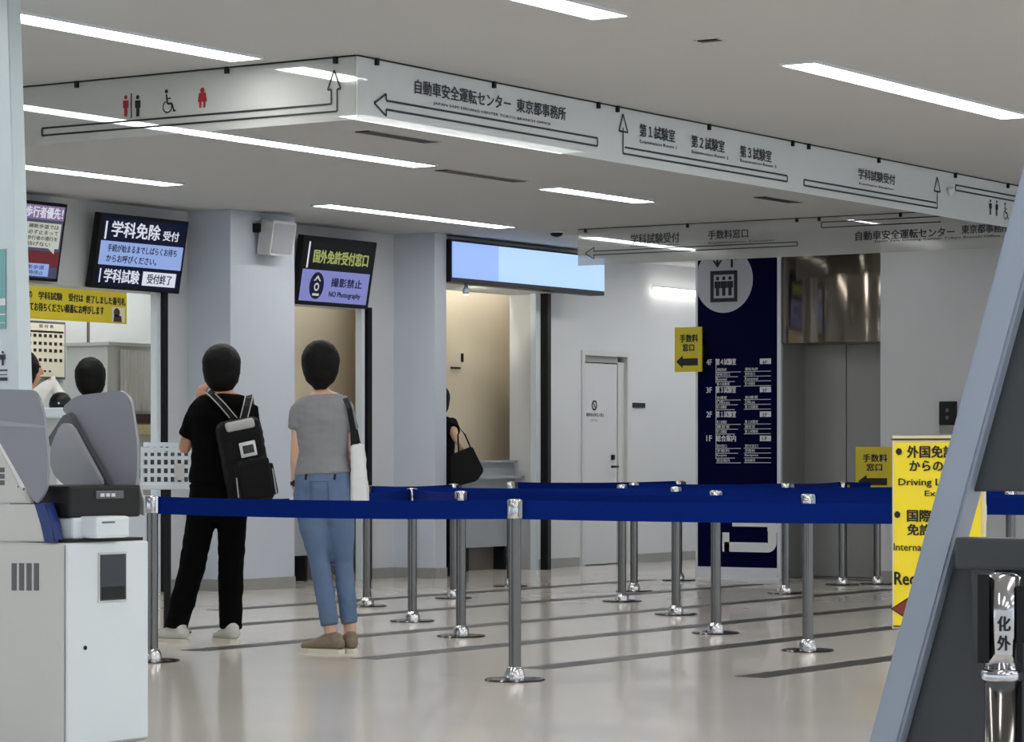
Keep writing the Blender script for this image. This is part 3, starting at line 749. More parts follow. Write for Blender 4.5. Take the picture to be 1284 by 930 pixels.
# ================================================================== BELT POSTS
bm = bmesh.new(); lathe(bm, [(.143,0),(.145,.004),(.14,.010),(.06,.016)], seg=40); ME_base = bm_mesh(bm, 'post_base'); ME_base.materials.append(M_based)
bm = bmesh.new(); lathe(bm, [(.05,.014),(.048,.04),(.036,.062),(.032,.066)], seg=28); ME_col = bm_mesh(bm, 'post_collar'); ME_col.materials.append(M_chrome)
bm = bmesh.new(); lathe(bm, [(.030,.014),(.030,.775)], seg=28); ME_pole = bm_mesh(bm, 'post_pole'); ME_pole.materials.append(M_steel)
bm = bmesh.new(); lathe(bm, [(.036,.77),(.038,.775),(.038,.85),(.034,.858),(.012,.862)], seg=28); ME_head = bm_mesh(bm, 'post_head'); ME_head.materials.append(M_chrome)
bm = bmesh.new(); bx(bm, -.016,.016,-.052,-.030,.772,.852); bx(bm,-.024,.024,-.058,-.050,.775,.85); ME_clip = bm_mesh(bm, 'post_clip'); ME_clip.materials.append(M_chrome)
for me in (ME_base, ME_col, ME_pole, ME_head):
    for p_ in me.polygons: p_.use_smooth = True
    me.set_sharp_from_angle(angle=math.radians(40))
POST = {}
def post(key, loc, label):
    loc = Vector((loc[0],loc[1],0))
    t = thing('belt_post', label, 'belt post', loc, group='chrome belt posts of the queue')
    link('base', ME_base, None, t, True); link('collar', ME_col, None, t, True); link('pole', ME_pole, None, t, True); link('head', ME_head, None, t, True)
    link('belt_clip', ME_clip, None, t, True)
    POST[key] = (t, loc)
def belt(k0, k1, sag=.012, z0=.766, z1=.856):
    t, A = POST[k0]; B = POST[k1][1] if isinstance(k1, str) else Vector((*k1,0))
    d = (B-A); L = d.length; d.normalize(); n = Vector((-d.y,d.x,0))
    A2 = A+d*.04; B2 = B-d*.04
    bm = bmesh.new(); N = 16; R = []
    for i in range(N+1):
        s = i/N; c = A2.lerp(B2, s); dz = -sag*4*s*(1-s); tw = .006*math.sin(s*math.pi*2+L)
        R.append([bm.verts.new(c+n*(.0015+tw*k)+Vector((0,0,z+dz))) for z, k in ((z0,-1),(z1,1))] + [bm.verts.new(c+n*(-.0015+tw*k)+Vector((0,0,z+dz))) for z, k in ((z1,1),(z0,-1))])
    for a, b in zip(R, R[1:]):
        for i in range(4): bm.faces.new((a[i],a[(i+1)%4],b[(i+1)%4],b[i]))
    bm.faces.new(R[0]); bm.faces.new(R[-1][::-1])
    o = link('belt', bm_mesh(bm), M_belt, t)
    for p_ in o.data.polygons: p_.use_smooth = False
def uv(u, v): return (u, v)
post('A', gnd(645.5,853), 'chrome belt post standing foremost in the middle of the picture')
post('L', gnd(191,829), 'chrome belt post beside the white kiosk cabinet')
post('R1', (11.66,5.22), 'chrome belt post hidden behind the large yellow reception sign')
post('B', gnd(578,798), 'chrome belt post just left of the foremost one')
post('C', gnd(1013,816), 'chrome belt post nearest the yellow reception sign')
post('D', gnd(517,779), 'chrome belt post between the woman and the grey pillar')
post('E', gnd(897.5,794), 'chrome belt post in front of the navy board')
post('F', gnd(847.5,770.5), 'chrome belt post between white door and navy board')
post('G', gnd(460,760), 'chrome belt post directly behind the woman in jeans')
post('H', gnd(780,754), 'chrome belt post before the white service door')
post('I', gnd(795,741), 'chrome belt post close behind the one before the white door')
post('J', gnd(985.5,744), 'chrome belt post at right edge of the navy board')
post('K', onU(1056,700,21.45), 'chrome belt post before the lift doors')
post('M', gnd(569,750), 'chrome belt post at the foot of the second pillar')
post('N', gnd(640,735), 'far chrome belt post hidden behind the foremost one')
post('O', gnd(851,727.5), 'far chrome belt post before the white wall beside navy board')
post('P', onU(1100,700,21.75), 'far chrome belt post under the yellow sign right of lift')
post('Q', (16.66,7.2), 'chrome belt post seen through gap over the dark shelf')
post('S', (18.0,8.5), 'chrome belt post behind the yellow reception sign far row')
post('T', (13.93,4.9), 'chrome belt post to the right outside the picture')
post('U', (15.05,6.0), 'chrome belt post right of the grey easel outside the picture')
for a, b, s in (('L','A',.01),('A','R1',.006),('B','C',.012),('C','T',.008),('D','E',.012),('E','U',.01),('G','F',.012),('F','Q',.01),('H','S',.01),('D','L',.035),('B','D',.01),('I','J',.01),('J','K',.008),('K','P',.006),('M','G',.01),('N','O',.01),('A','B',.01)):
    if (a,b) in (('A','B'),): continue
    belt(a, b, s)

# yellow sign near lift on the far post
c = POST['P'][1]; us = c.x-.06
t = small_yellow('yellow fee counter sign with left arrow before the lift', uplane(us), ab_u(us), None, 1073, 1119, 560, 616)
zz = ab_u(us)(1096,612)[1]
box('clamp', (us+.012,us+.03,c.y-.02,c.y+.02,.84,zz+.1), M_dark, t)

# large yellow reception sign on a pole stand
us = 11.30; q = ab_u(us); fr = uplane(us)
a0 = q(1118,700)[0]; a1 = q(1233,700)[0]; b0 = q(1150,789)[1]; b1 = q(1150,546)[1]
t = thing('reception_sign', 'large yellow floor sign for foreign licence exchange with red arrow', 'sign', (us+.05,-(a0+a1)/2,0))
plate('board', Frame(fr.w(0,0,-.003),fr.A,fr.B,fr.N), [(a0,b0),(a1,b0),(a1,b1),(a0,b1)], .03, M_cream, t, .004)
F = Flat(fr,.0); F.rect(a0+.012,b0+.015,a1-.012,b1-.03); F.build('yellow_face', M_yel, t)
F = Flat(fr,.0015); F.rect(a0,b1-.02,a1,b1-.012); F.rect(a0+.008,b0+.008,a1-.008,b0+.014); F.build('border_line', M_brown, t)
F = Flat(fr,.003)
def ty(s, x0, y0, x1, y1, bold=.03):
    A_, B_ = q(x0,y1); A2 = q(x1,y1)[0]; B2 = q(x0,y0)[1]; F = Flat(fr,.003); F.text(s, A_, B_, A2-A_, B2-B_, bold); F.build('lettering', M_print, t)
for px, py in ((1127.5,566),(1125.5,645)): F = Flat(fr,.003); F.disc(*q(px,py), .0145); F.build('bullet', M_print, t)
ty('外国免許証',1138,559,1213,574); ty('からの切替',1141,577,1213,591)
ty('Driving License',1127,600,1216,611,.02); ty('Exchange',1160,615,1214,624,.02)
ty('国際運転',1138,639,1200,654); ty('免許証',1138,657,1184,671)
ty('International Permit',1121,681,1222,690,.015)
ty('Reception',1122,717,1196,738,.02)
F = Flat(fr,.003); F.poly([q(1119,763), q(1149,745), q(1149,754), q(1215,754), q(1215,772), q(1149,772), q(1149,781)]); F.build('red_arrow', M_arrow_red, t)
F = Flat(fr,.002); F.poly([q(1117,763), q(1151,741), q(1151,752), q(1218,752), q(1218,775), q(1151,775), q(1151,785)]); F.build('arrow_outline', M_print, t)
ym_ = -(a0+a1)/2
bm = bmesh.new(); lathe(bm, [(.016,.01),(.016,b1-.1)], (us+.06,ym_), 16); link('pole', bm_mesh(bm), M_steel, t, smooth=True)
bm = bmesh.new(); bx(bm, us+.03,us+.06,ym_-.05,ym_+.05,b0+.1,b0+.14); bx(bm, us+.03,us+.06,ym_-.05,ym_+.05,b1-.2,b1-.16); link('mount', bm_mesh(bm), M_dark, t)
box('foot', (us-.05,us+.16,ym_-.16,ym_+.16,0,.012), M_based, t, .003)

# basket on a slim stand beside the man
p = atY(210,600,17.2)
t = thing('basket', 'white plastic grid basket on a stand between kiosk and man in black', 'basket', (p.x,p.y,0), math.atan2(FW.y,FW.x)-math.pi/2)
s = 17.2/FPX; x0, x1 = (181-210)*s, (240-210)*s; zb_, zt_ = CAMZ+(HOR-606)*s, CAMZ+(HOR-557)*s
def shell(nm, y, x0, x1, z0, z1, nx, nz, m):
    bm = bmesh.new(); bw = (x1-x0)/nx*.22; hh = (z1-z0)/nz*.22
    for i in range(nx+1):
        x = x0+(x1-x0)*i/nx; bx(bm, x-bw, x+bw, y-.004, y+.004, z0, z1)
    for j in range(nz+1):
        z = z0+(z1-z0)*j/nz; bx(bm, x0-bw, x1+bw, y-.005, y+.005, z-hh, z+hh)
    return link(nm, bm_mesh(bm), m, t, True)
shell('front_grid', -.10, x0, x1, zb_, zt_-.03, 7, 4, M_white)
shell('back_grid', .10, x0-.01, x1-.02, zb_, zt_, 7, 4, M_white)
for x in (x0, x1):
    bm = bmesh.new()
    for i in range(6): bx(bm, x-.004,x+.004,-.1+.04*i-.006,-.1+.04*i+.006,zb_,zt_-.02)
    for j in range(5): bx(bm, x-.005,x+.005,-.1,.1,zb_+(zt_-.02-zb_)*j/4-.006,zb_+(zt_-.02-zb_)*j/4+.006)
    link('side_grid', bm_mesh(bm), M_white, t, True)
box('tray', (x0-.01,x1+.01,-.11,.11,zb_-.035,zb_), M_white, t, .008, True)
F = None
box('dark_filler', (x0+.012,x1-.012,-.085,.085,zb_+.004,zt_-.05), M_shd, t, 0, True)  # added dark box so the grid holes look dark
box('tag_plate', (x1-.09,x1-.03,-.112,-.106,zb_+.02,zb_+.12), M_kgrey, t, 0, True)
box('stand_pole', (-.02,.02,-.02,.02,.012,zb_-.035), M_dark, t, 0, True)
box('stand_foot', (-.13,.13,-.13,.13,0,.012), M_dark, t, .003, True)

# ================================================================== KIOSK ON THE LEFT
KU0, KU1, KV0, KV1 = 7.815, 8.27, 7.047, 7.93
KT = CAMZ-(681-HOR)*atY(83,681,10.4).xy.dot(FW.xy)/FPX
t = K = thing('application_kiosk', 'white self service kiosk with grey privacy shields at lower left', 'kiosk', (KU0,7.7,0))
box('cabinet', (KU0+.012,KU1,KV0+.012,KV1,0,KT), M_kgrey, K, .004)
pan = box('side_panel', (KU0,KU0+.012,KV0+.016,KV1,.01,KT-.006), M_kgrey, K, .003)
frp = box('front_panel', (KU0+.006,KU1-.004,KV0,KV0+.012,.01,KT-.004), M_white, K, .003)
q = ab_u(KU0-.002)
for i in range(4):
    x0_, z0_ = q(14.5+9.3*i, 740); x1_, z1_ = q(20.5+9.3*i, 706)
    box('vent_slot', (KU0-.002,KU0+.004,-x1_,-x0_,z0_,z1_), M_shd, pan)
q = ab_v(KV0-.002); x0_, z0_ = q(125,753); x1_, z1_ = q(157,694)
wn = box('window_frame', (x0_-.008,x1_+.008,KV0-.004,KV0+.002,z0_-.008,z1_+.008), M_kgrey, frp)
box('window_pane', (x0_,x1_,KV0-.006,KV0-.003,z0_,z1_), M_mirror, frp)
# things seen inside the window: receipt tray
box('receipt_tray', (x0_+.01,x1_-.01,KV0-.008,KV0-.005,z0_+.005,z0_+.05), M_dark, frp)
p = q(107,812); 
bm = bmesh.new(); cyl(bm, (p[0],KV0-.004,p[1]), (p[0],KV0+.004,p[1]), .008, seg=12); link('lock', bm_mesh(bm), M_black, frp)
box('shadow_gap', (KU0+.02,KU1-.01,KV0+.02,KV1,KT,KT+.012), M_black, K)
# console on top
ct = CAMZ-(648-HOR)*10.64/FPX
q = ab_v(KV0+.03)
box('console', (KU0+.07,q(153,660)[0],KV0+.03,KV0+.5,KT+.012,ct), M_white, K, .01)
q = ab_v(KV0-.04); xa, xb = q(121,660)[0], q(163,660)[0]
cr = box('card_reader', (xa,xb,KV0-.04,KV0+.05,KT+.015,ct+.005), M_white, K, .012)
box('card_slot', (xa+.03,xa+.10,KV0-.042,KV0-.036,ct-.02,ct-.014), M_shd, cr)
# white body at the near end (seen square on)
q = ab_u(KU0+.01); fr = uplane(KU0+.01)
def pp(*L): return [q(*c) for c in L]
plate('lower_body', fr, pp((-60,632),(46,632),(53,655),(56,679),(-60,679)), .06, M_kgrey, K, .004)
fr2 = uplane(KU0+.03); q2_ = ab_u(KU0+.03)
plate('upper_body', fr2, [q2_(*c) for c in ((-60,540),(-8,548),(36,631),(-60,631))], .05, M_kgrey, K, .003)
F = Flat(fr2,.001)
for k in range(3): F.rect(q2_(-4,588+8*k)[0], q2_(0,592+8*k)[1], q2_(6,592+8*k)[0], q2_(0,586+8*k)[1])
F.disc(*q2_(23,610),.004); F.disc(*q2_(30,613),.005)
F.build('slots', M_shd, K)
fr3 = uplane(KU0+.0); q3 = ab_u(KU0+.0)
plate('blue_strip', fr3, [q3(*c) for c in ((42,632),(56,630),(64,655),(69,680),(55,680),(52,657))], .05, M_bluep, K, .004)
# near shield
sh = [q3(*c) for c in ((-60,486),(48,489),(56,530),(60,575),(60,605),(55,622),(45,633),(30,612),(-8,545),(-60,470))]
sh = [q3(*c) for c in ((-70,486),(46,489),(55,520),(60,575),(59,612),(46,633),(38,622),(-4,548),(-70,535))]
s1 = plate('privacy_shield', fr3, rounded(sh,.03), .012, M_shield, K, .004)
F = Flat(fr3,.002,.002); F.poly([q3(*c) for c in ((-70,531),(57,536),(57,533.5),(-70,520))]); F.build('shield_fold', M_shield2, s1)
# far shield and its frame
uf = KU1+.02; fr4 = uplane(uf); q4 = ab_u(uf)
sh = [q4(*c) for c in ((75,513),(95,496),(152,489),(164,500),(172,555),(172,600),(164,628),(148,633),(143,615),(88,522))]
plate('privacy_shield', fr4, rounded(sh,.035), .014, M_shield, K, .004)
fr5 = uplane(uf-.03); q5 = ab_u(uf-.03)
plate('shield_arm', fr5, [q5(*c) for c in ((78,521),(87,517),(150,632),(133,632),(84,540),(62,560),(60,548))], .02, M_shd, K, .003)
fr6 = uplane(uf-.06); q6 = ab_u(uf-.06)
plate('monitor_side', fr6, rounded([q6(*c) for c in ((76,530),(88,531),(130,609),(80,609),(63,590),(63,560))],.03), .02, M_shield2, K, .004)
# dark keypad deck between the shields
q7 = ab_v(KV0+.06); zdk = CAMZ-(608-HOR)*10.7/FPX
box('keypad_deck', (KU0+.06,KU1+.0,KV0+.04,KV0+.34,ct-.002,zdk), M_dark, K, .01)
kd = box('keypad', (KU0+.2,KU1-.1,KV0+.035,KV0+.06,zdk-.05,zdk-.02), M_shd, K, .004)
for k in range(3): box('key', (KU0+.22+.03*k,KU0+.24+.03*k,KV0+.03,KV0+.036,zdk-.042,zdk-.03), M_pale, kd)
q8 = ab_u(uf+.03)
plate('rear_wing', uplane(uf+.03), [q8(*c) for c in ((166,600),(172,598),(180,628),(180,646),(160,640))], .012, M_shield2, K, .002)
# high white table between kiosk and counter
p = atY(70,520,14.0); zt_ = CAMZ+(HOR-512)*14/FPX
t = thing('writing_stand', 'white topped writing stand behind the kiosk shields', 'table', (p.x,p.y,0))
box('table_top', (-.20,.20,-.25,.30,zt_-.05,zt_), M_white, t, .008, True); box('column', (-.06,.06,-.06,.06,.02,zt_-.05), M_kgrey, t, .004, True); box('foot', (-.2,.2,-.2,.2,0,.02), M_shd, t, .004, True)

p2 = atY(76,512,14.0)
t = thing('rounded_case', 'small black rounded case on the white writing stand', 'case', (p2.x,p2.y,zt_))
bm = bmesh.new(); lathe(bm, [(.055,0),(.057,.02),(.052,.045),(.038,.068),(.015,.080)], seg=24); link('shell', bm_mesh(bm), M_black, t, True, True)
bm = bmesh.new(); cyl(bm, -FW*.055+Vector((0,0,.025)), -FW*.060+Vector((0,0,.025)), .005, seg=10); link('stud', bm_mesh(bm), M_pale, t, True)
# tall notice panel at the left edge
p = atY(-40,400,11.9)
q = ab_u(p.x); fr = uplane(p.x)
t = thing('notice_panel', 'tall pale bluish notice panel with teal picture at left edge', 'notice board', (p.x,p.y,0))
zf = -ab_u(p.x)(0,0)[0]
plate('panel', fr, [(q(-230,500)[0],0),(q(28,500)[0],0),(q(23.5,485)[0],q(0,485)[1]),(q(9,-20)[0],CEIL-.02),(q(-230,0)[0],CEIL-.02)], .08, mat('pale_panel',(196,210,216),.4), t, .004)
F = Flat(fr,.003); F.rect(*q(-90,415),*q(8,312)); F.build('poster', M_teal, t)
F = Flat(fr,.005)
for y0,y1 in ((362,366),(374,386),(393,398),(404,408)): F.rect(*q(-80,y1),*q(8,y0))
F.build('poster_band', M_pale, t)
F = Flat(fr,.003)
a, b = q(4,455); man(F, a, b-.01, .025*2.4, .5); man(F, a-.03, b-.01, .06, .5)
for y0,y1 in ((463,466),(469,471),(473,478)): F.rect(*q(-40,y1),*q(10,y0))
F.build('small_print', M_printg, t)

# ================================================================== GREY EASEL AT THE RIGHT EDGE + NEAR POST
UE = 4.88; q = ab_u(UE); fr = uplane(UE)
def xo(y): return 1268-(y-300)*.2603
def xi(y): return xo(y)+36
E_ = thing('easel_stand', 'dark grey slanted easel stand with pale frame at right edge', 'stand', (UE,1.9,0))
CX = 1440.0
yb_ = 1308.0
ytop = 60
def mir(p): return (2*CX-p[0], p[1])
for f in (lambda p: p, mir):
    pts = [(xo(ytop),ytop),(xi(ytop)+6,ytop),(xi(yb_),yb_),(xo(yb_),yb_)]
    pts = [q(*f(c)) for c in pts]
    plate('side_frame', Frame(fr.w(0,0,.03),fr.A,fr.B,fr.N), [(a,max(b,.0)) for a,b in pts], .07, M_easelb, E_, .006)
plate('top_rail', Frame(fr.w(0,0,.034),fr.A,fr.B,fr.N), [q(*c) for c in ((xo(60),44),mir((xo(60),44)),mir((xo(60),62)),(xo(60),62))], .078, M_easelb, E_, .006)
plate('upper_board', fr, [q(*c) for c in ((xi(80),62),mir((xi(80),62)),mir((xi(616)-4,616)),(xi(616)-4,616))], .025, M_easel, E_, .003)
pts = [q(*c) for c in ((xi(690)-4,690),mir((xi(690)-4,690)),mir((xi(1250)-4,1250)),(xi(1250)-4,1250))]
plate('lower_board', fr, pts, .025, M_easel, E_, .003)
zs1 = CAMZ-(674-HOR)*4.86/FPX
ysl = -q(1206,690)[0]; ysr = -q(2*CX-1206,690)[0]
box('shelf', (UE-.06,UE,ysr,ysl-.012,.856,.914), M_easel, E_, .006)
bkt = [(UE-.055,.856),(UE-.001,.856),(UE-.001,.66),(UE-.015,.66),(UE-.03,.78)]
bm = bmesh.new(); y0_ = ysl-.04; A_ = [bm.verts.new((a,y0_,b)) for a,b in bkt]; B_ = [bm.verts.new((a,y0_-.05,b)) for a,b in bkt]
bm.faces.new(A_); bm.faces.new(B_[::-1])
for i in range(5): bm.faces.new((A_[i],B_[i],B_[(i+1)%5],A_[(i+1)%5]))
link('shelf_bracket', bm_mesh(bm), M_easel, E_)
for y_ in (-q(1100,1250)[0]+.02, -q(2*CX-1100,1250)[0]-.02): box('foot', (UE-.2,UE+.22,y_-.03,y_+.03,0,.03), M_easelb, E_, .004)
# near post
p = atY(1258,800,5.05)
t = thing('belt_post', 'large chrome belt post with a small label under the dark shelf', 'belt post', (p.x,p.y,0), group='chrome belt posts of the queue')
link('base', ME_base, None, t, True)
bm = bmesh.new(); lathe(bm, [(.033,.014),(.033,.675)], seg=32); link('pole', bm_mesh(bm), M_steel, t, True, True)
bm = bmesh.new(); lathe(bm, [(.038,.668),(.039,.672),(.039,.684),(.036,.688)], seg=32); link('collar', bm_mesh(bm), M_chrome, t, True, True)
hd = bmesh.new(); lathe(hd, [(.034,.685),(.034,.85),(.02,.857)], seg=32); hd = link('head', bm_mesh(hd), M_chrome, t, True, True)
yy = Vector((RT.x,RT.y,0))
def sidebox(nm, a0, a1, d0, d1, z0, z1, m):
    bm = bmesh.new(); vs = []
    for z in (z0,z1):
        for a, d in ((a0,d0),(a1,d0),(a1,d1),(a0,d1)): vs.append(bm.verts.new(RT*a+FW*d+Vector((0,0,z))))
    for f in ((0,3,2,1),(4,5,6,7),(0,1,5,4),(1,2,6,5),(2,3,7,6),(3,0,4,7)): bm.faces.new([vs[i] for i in f])
    return link(nm, bm_mesh(bm), m, t, True)
sidebox('belt_slot', -.050,-.030,-.03,.03,.70,.855,M_black); sidebox('belt_slot', .018,.060,-.034,.03,.735,.835,M_black)
sidebox('belt_slot', .018,.028,-.036,-.03,.70,.735,M_black)
fr = Frame(Vector(p)*1, RT, (0,0,1), -FW); fr.O = Vector((p.x,p.y,0))
lab = Flat(Frame(fr.O-FW*.0352, RT, (0,0,1), -FW), .0); lab.rect(-.020,.715,.010,.792); lab.build('label', mat('label_film',(196,200,206),.3), t)
F = Flat(Frame(fr.O-FW*.0362, RT, (0,0,1), -FW), .0); F.text('化', -.016,.756,.022,.026,.03); F.text('外', -.016,.722,.022,.026,.03); F.build('lettering', M_print, t)

# ================================================================== PEOPLE
def tube(bm, pts, ref=Vector((1,0,0)), seg=16, cap=.55):
    """pts: (x,y,z,ra,rb) stations; ra along ref, rb across"""
    P = [Vector(p[:3]) for p in pts]; n = len(P); rings = []
    T = []
    for i in range(n):
        d = (P[min(i+1,n-1)]-P[max(i-1,0)]); T.append(d.normalized())
    st = []
    st.append((P[0]-T[0]*min(pts[0][3],pts[0][4])*cap, T[0], pts[0][3]*.55, pts[0][4]*.55))
    for i in range(n): st.append((P[i], T[i], pts[i][3], pts[i][4]))
    st.append((P[-1]+T[-1]*min(pts[-1][3],pts[-1][4])*cap, T[-1], pts[-1][3]*.55, pts[-1][4]*.55))
    for c, tt, ra, rb in st:
        r_ = ref if abs(tt.dot(ref)) < .95 else Vector((0,1,0))
        s = (r_-tt*r_.dot(tt)).normalized(); b = tt.cross(s)
        rings.append([bm.verts.new(c+s*ra*math.cos(2*math.pi*i/seg)+b*rb*math.sin(2*math.pi*i/seg)) for i in range(seg)])
    for a, b in zip(rings, rings[1:]):
        for i in range(seg): bm.faces.new((a[i],a[(i+1)%seg],b[(i+1)%seg],b[i]))
    bm.faces.new(rings[0][::-1]); bm.faces.new(rings[-1])
def ball(bm, c, rx, ry=None, rz=None, useg=16):
    ry = rx if ry is None else ry; rz = rx if rz is None else rz
    M = Matrix.Translation(Vector(c)) @ Matrix.Diagonal((rx,ry,rz,1))
    bmesh.ops.create_uvsphere(bm, u_segments=useg, v_segments=useg//2+2, radius=1, matrix=M)
def fuse(bm, voxel, smooth=3, wrinkle=0, wscale=7, trim=None):
    bmesh.ops.recalc_face_normals(bm, faces=bm.faces)
    me = bpy.data.meshes.new('tmp'); bm.to_mesh(me); bm.free()
    o = bpy.data.objects.new('tmp', me); COL.objects.link(o)
    r = o.modifiers.new('r', 'REMESH'); r.mode = 'VOXEL'; r.voxel_size = voxel
    s = o.modifiers.new('s', 'SMOOTH'); s.factor = .5; s.iterations = smooth
    dg = bpy.context.evaluated_depsgraph_get(); dg.update()
    out = bpy.data.meshes.new_from_object(o.evaluated_get(dg))
    bpy.data.objects.remove(o); bpy.data.meshes.remove(me)
    if wrinkle:
        ns = [v.normal.copy() for v in out.vertices]
        for v, nn in zip(out.vertices, ns):
            c = v.co; k = noise.noise(Vector((c.x*wscale, c.y*wscale, c.z*wscale*2.2+c.x*3)))+.5*noise.noise(Vector((c.x*wscale*2.3, c.y*wscale*2.3, c.z*wscale*5)))
            v.co = c + nn*k*wrinkle
    for p in out.polygons: p.use_smooth = True
    return out
def hand(bm, wr, d, nrm, side, curl=.5, s=1.0):
    """wr wrist, d direction to fingers, nrm back-of-hand normal, side +1 thumb towards d x nrm"""
    wr, d, nrm = Vector(wr), Vector(d).normalized(), Vector(nrm); nrm = (nrm-d*nrm.dot(d)).normalized()
    ax = d.cross(nrm)*side
    L = .088*s
    tube(bm, [(*(wr-d*.01),.026*s,.02*s),(*(wr+d*L*.4),.038*s,.016*s),(*(wr+d*L),.041*s,.013*s)], ref=ax)
    for k, ln in enumerate((.070,.078,.073,.058)):
        c = wr+d*L*.95+ax*(.030-.020*k)*s; dd = d.copy(); p = [c]
        for j, f in enumerate((.45,.32,.23)):
            dd = (Matrix.Rotation(-curl*(.5+.35*j)*side, 3, ax) @ dd); c = c+dd*ln*f*s*1.1; p.append(c)
        tube(bm, [(*pt, (.0092-.0008*i)*s, (.0092-.0008*i)*s) for i, pt in enumerate(p)], ref=ax, seg=10)
    b0 = wr+d*.022*s+ax*.026*s; b1 = b0+(d*.6+ax*.7-nrm*.3).normalized()*.045*s; b2 = b1+(d*.9+ax*.25-nrm*.35).normalized()*.032*s
    tube(bm, [(*b0,.013*s,.013*s),(*b1,.011*s,.011*s),(*b2,.009*s,.009*s)], ref=nrm, seg=10)
def head(bm, c, yaw=0, tilt=0, s=1.0):
    M = Matrix.Translation(Vector(c)) @ Matrix.Rotation(yaw,4,'Z') @ Matrix.Rotation(tilt,4,'X')
    b2 = bmesh.new()
    ball(b2, (0,-.012,.03), .075*s, .092*s, .088*s, 24)
    tube(b2, [(0,.02,-.112*s,.03*s,.028*s),(0,.022,-.085*s,.046*s,.05*s),(0,.014,-.04*s,.062*s,.072*s),(0,.008,.02*s,.070*s,.082*s)])
    tube(b2, [(0,.088*s,.02*s,.008*s,.008*s),(0,.102*s,-.012*s,.012*s,.011*s),(0,.104*s,-.03*s,.016*s,.010*s)], seg=10)     # nose
    tube(b2, [(-.022*s,.086*s,-.062*s,.006,.007),(0,.093*s,-.060*s,.009,.009),(.022*s,.086*s,-.062*s,.006,.007)], ref=Vector((0,0,1)), seg=10)  # lips
    for sx in (-1,1):
        ball(b2, (sx*.074*s,-.008,-.005), .010*s, .020*s, .030*s, 12)    # ears
        tube(b2, [(sx*.014*s,.088*s,.036*s,.006,.006),(sx*.045*s,.074*s,.036*s,.006,.007)], ref=Vector((0,0,1)), seg=8)  # brow
    b2.transform(M)
    me = bpy.data.meshes.new('h'); b2.to_mesh(me); b2.free(); bm.from_mesh(me); bpy.data.meshes.remove(me)
    return M
def hair_mesh(M, prof, vox=.008):
    """prof: (z, y centre, rx, ry) in head space"""
    b = bmesh.new(); tube(b, [(0,yc,z,rx,ry) for z,yc,rx,ry in prof[:4]], seg=28)
    z,yc,rx,ry = prof[3]; ball(b, (0,yc-.004,.018), rx*1.0, ry*1.0, .116, 32)
    b.transform(M)
    return fuse(b, vox, 5, .002, 30)
def shoe(t, pos, yaw, mu, ms, L=.27, hgt=.085):
    M = Matrix.Translation(Vector(pos)) @ Matrix.Rotation(yaw,4,'Z')
    b = bmesh.new()
    tube(b, [(0,-.088,.050,.034,.034),(0,-.05,.060,.040,.048),(0,.0,.060,.042,.050),(0,.05,.048,.045,.036),(0,.11,.038,.047,.026),(0,.155,.032,.038,.019)], seg=18)
    tube(b, [(0,-.05,.06,.038,.046),(0,-.045,hgt+.005,.040,.048)], seg=16)
    b.transform(M); up = link('shoe', fuse(b, .007, 2), mu, t, True)
    out = [(-.036,-.10),(-.042,-.03),(-.044,.04),(-.05,.10),(-.04,.16),(-.01,.182),(.02,.178),(.046,.15),(.05,.09),(.042,.03),(.038,-.05),(.034,-.10),(0,-.118)]
    b = bmesh.new(); A = [b.verts.new((x*.93,y*.97,0)) for x,y in out]; B = [b.verts.new((x*.95,y*.98,.022)) for x,y in out]
    b.faces.new(A[::-1]); b.faces.new(B)
    for i in range(len(out)): b.faces.new((A[i],A[(i+1)%len(out)],B[(i+1)%len(out)],B[i]))
    b.transform(M); so = link('sole', bm_mesh(b), ms, up, True)
    b = bmesh.new()
    for k in range(4):
        y = .02+.026*k; tube(b, [(-.026,y,.078-.008*k,.004,.004),(0,y+.004,.083-.009*k,.004,.004),(.026,y,.078-.008*k,.004,.004)], ref=Vector((0,0,1)), seg=6)
    b.transform(M); link('laces', bm_mesh(b), M_sole, up, True)
YAW = math.atan2(FW.y,FW.x)-math.pi/2      # local +y away from the camera, local +x to picture right
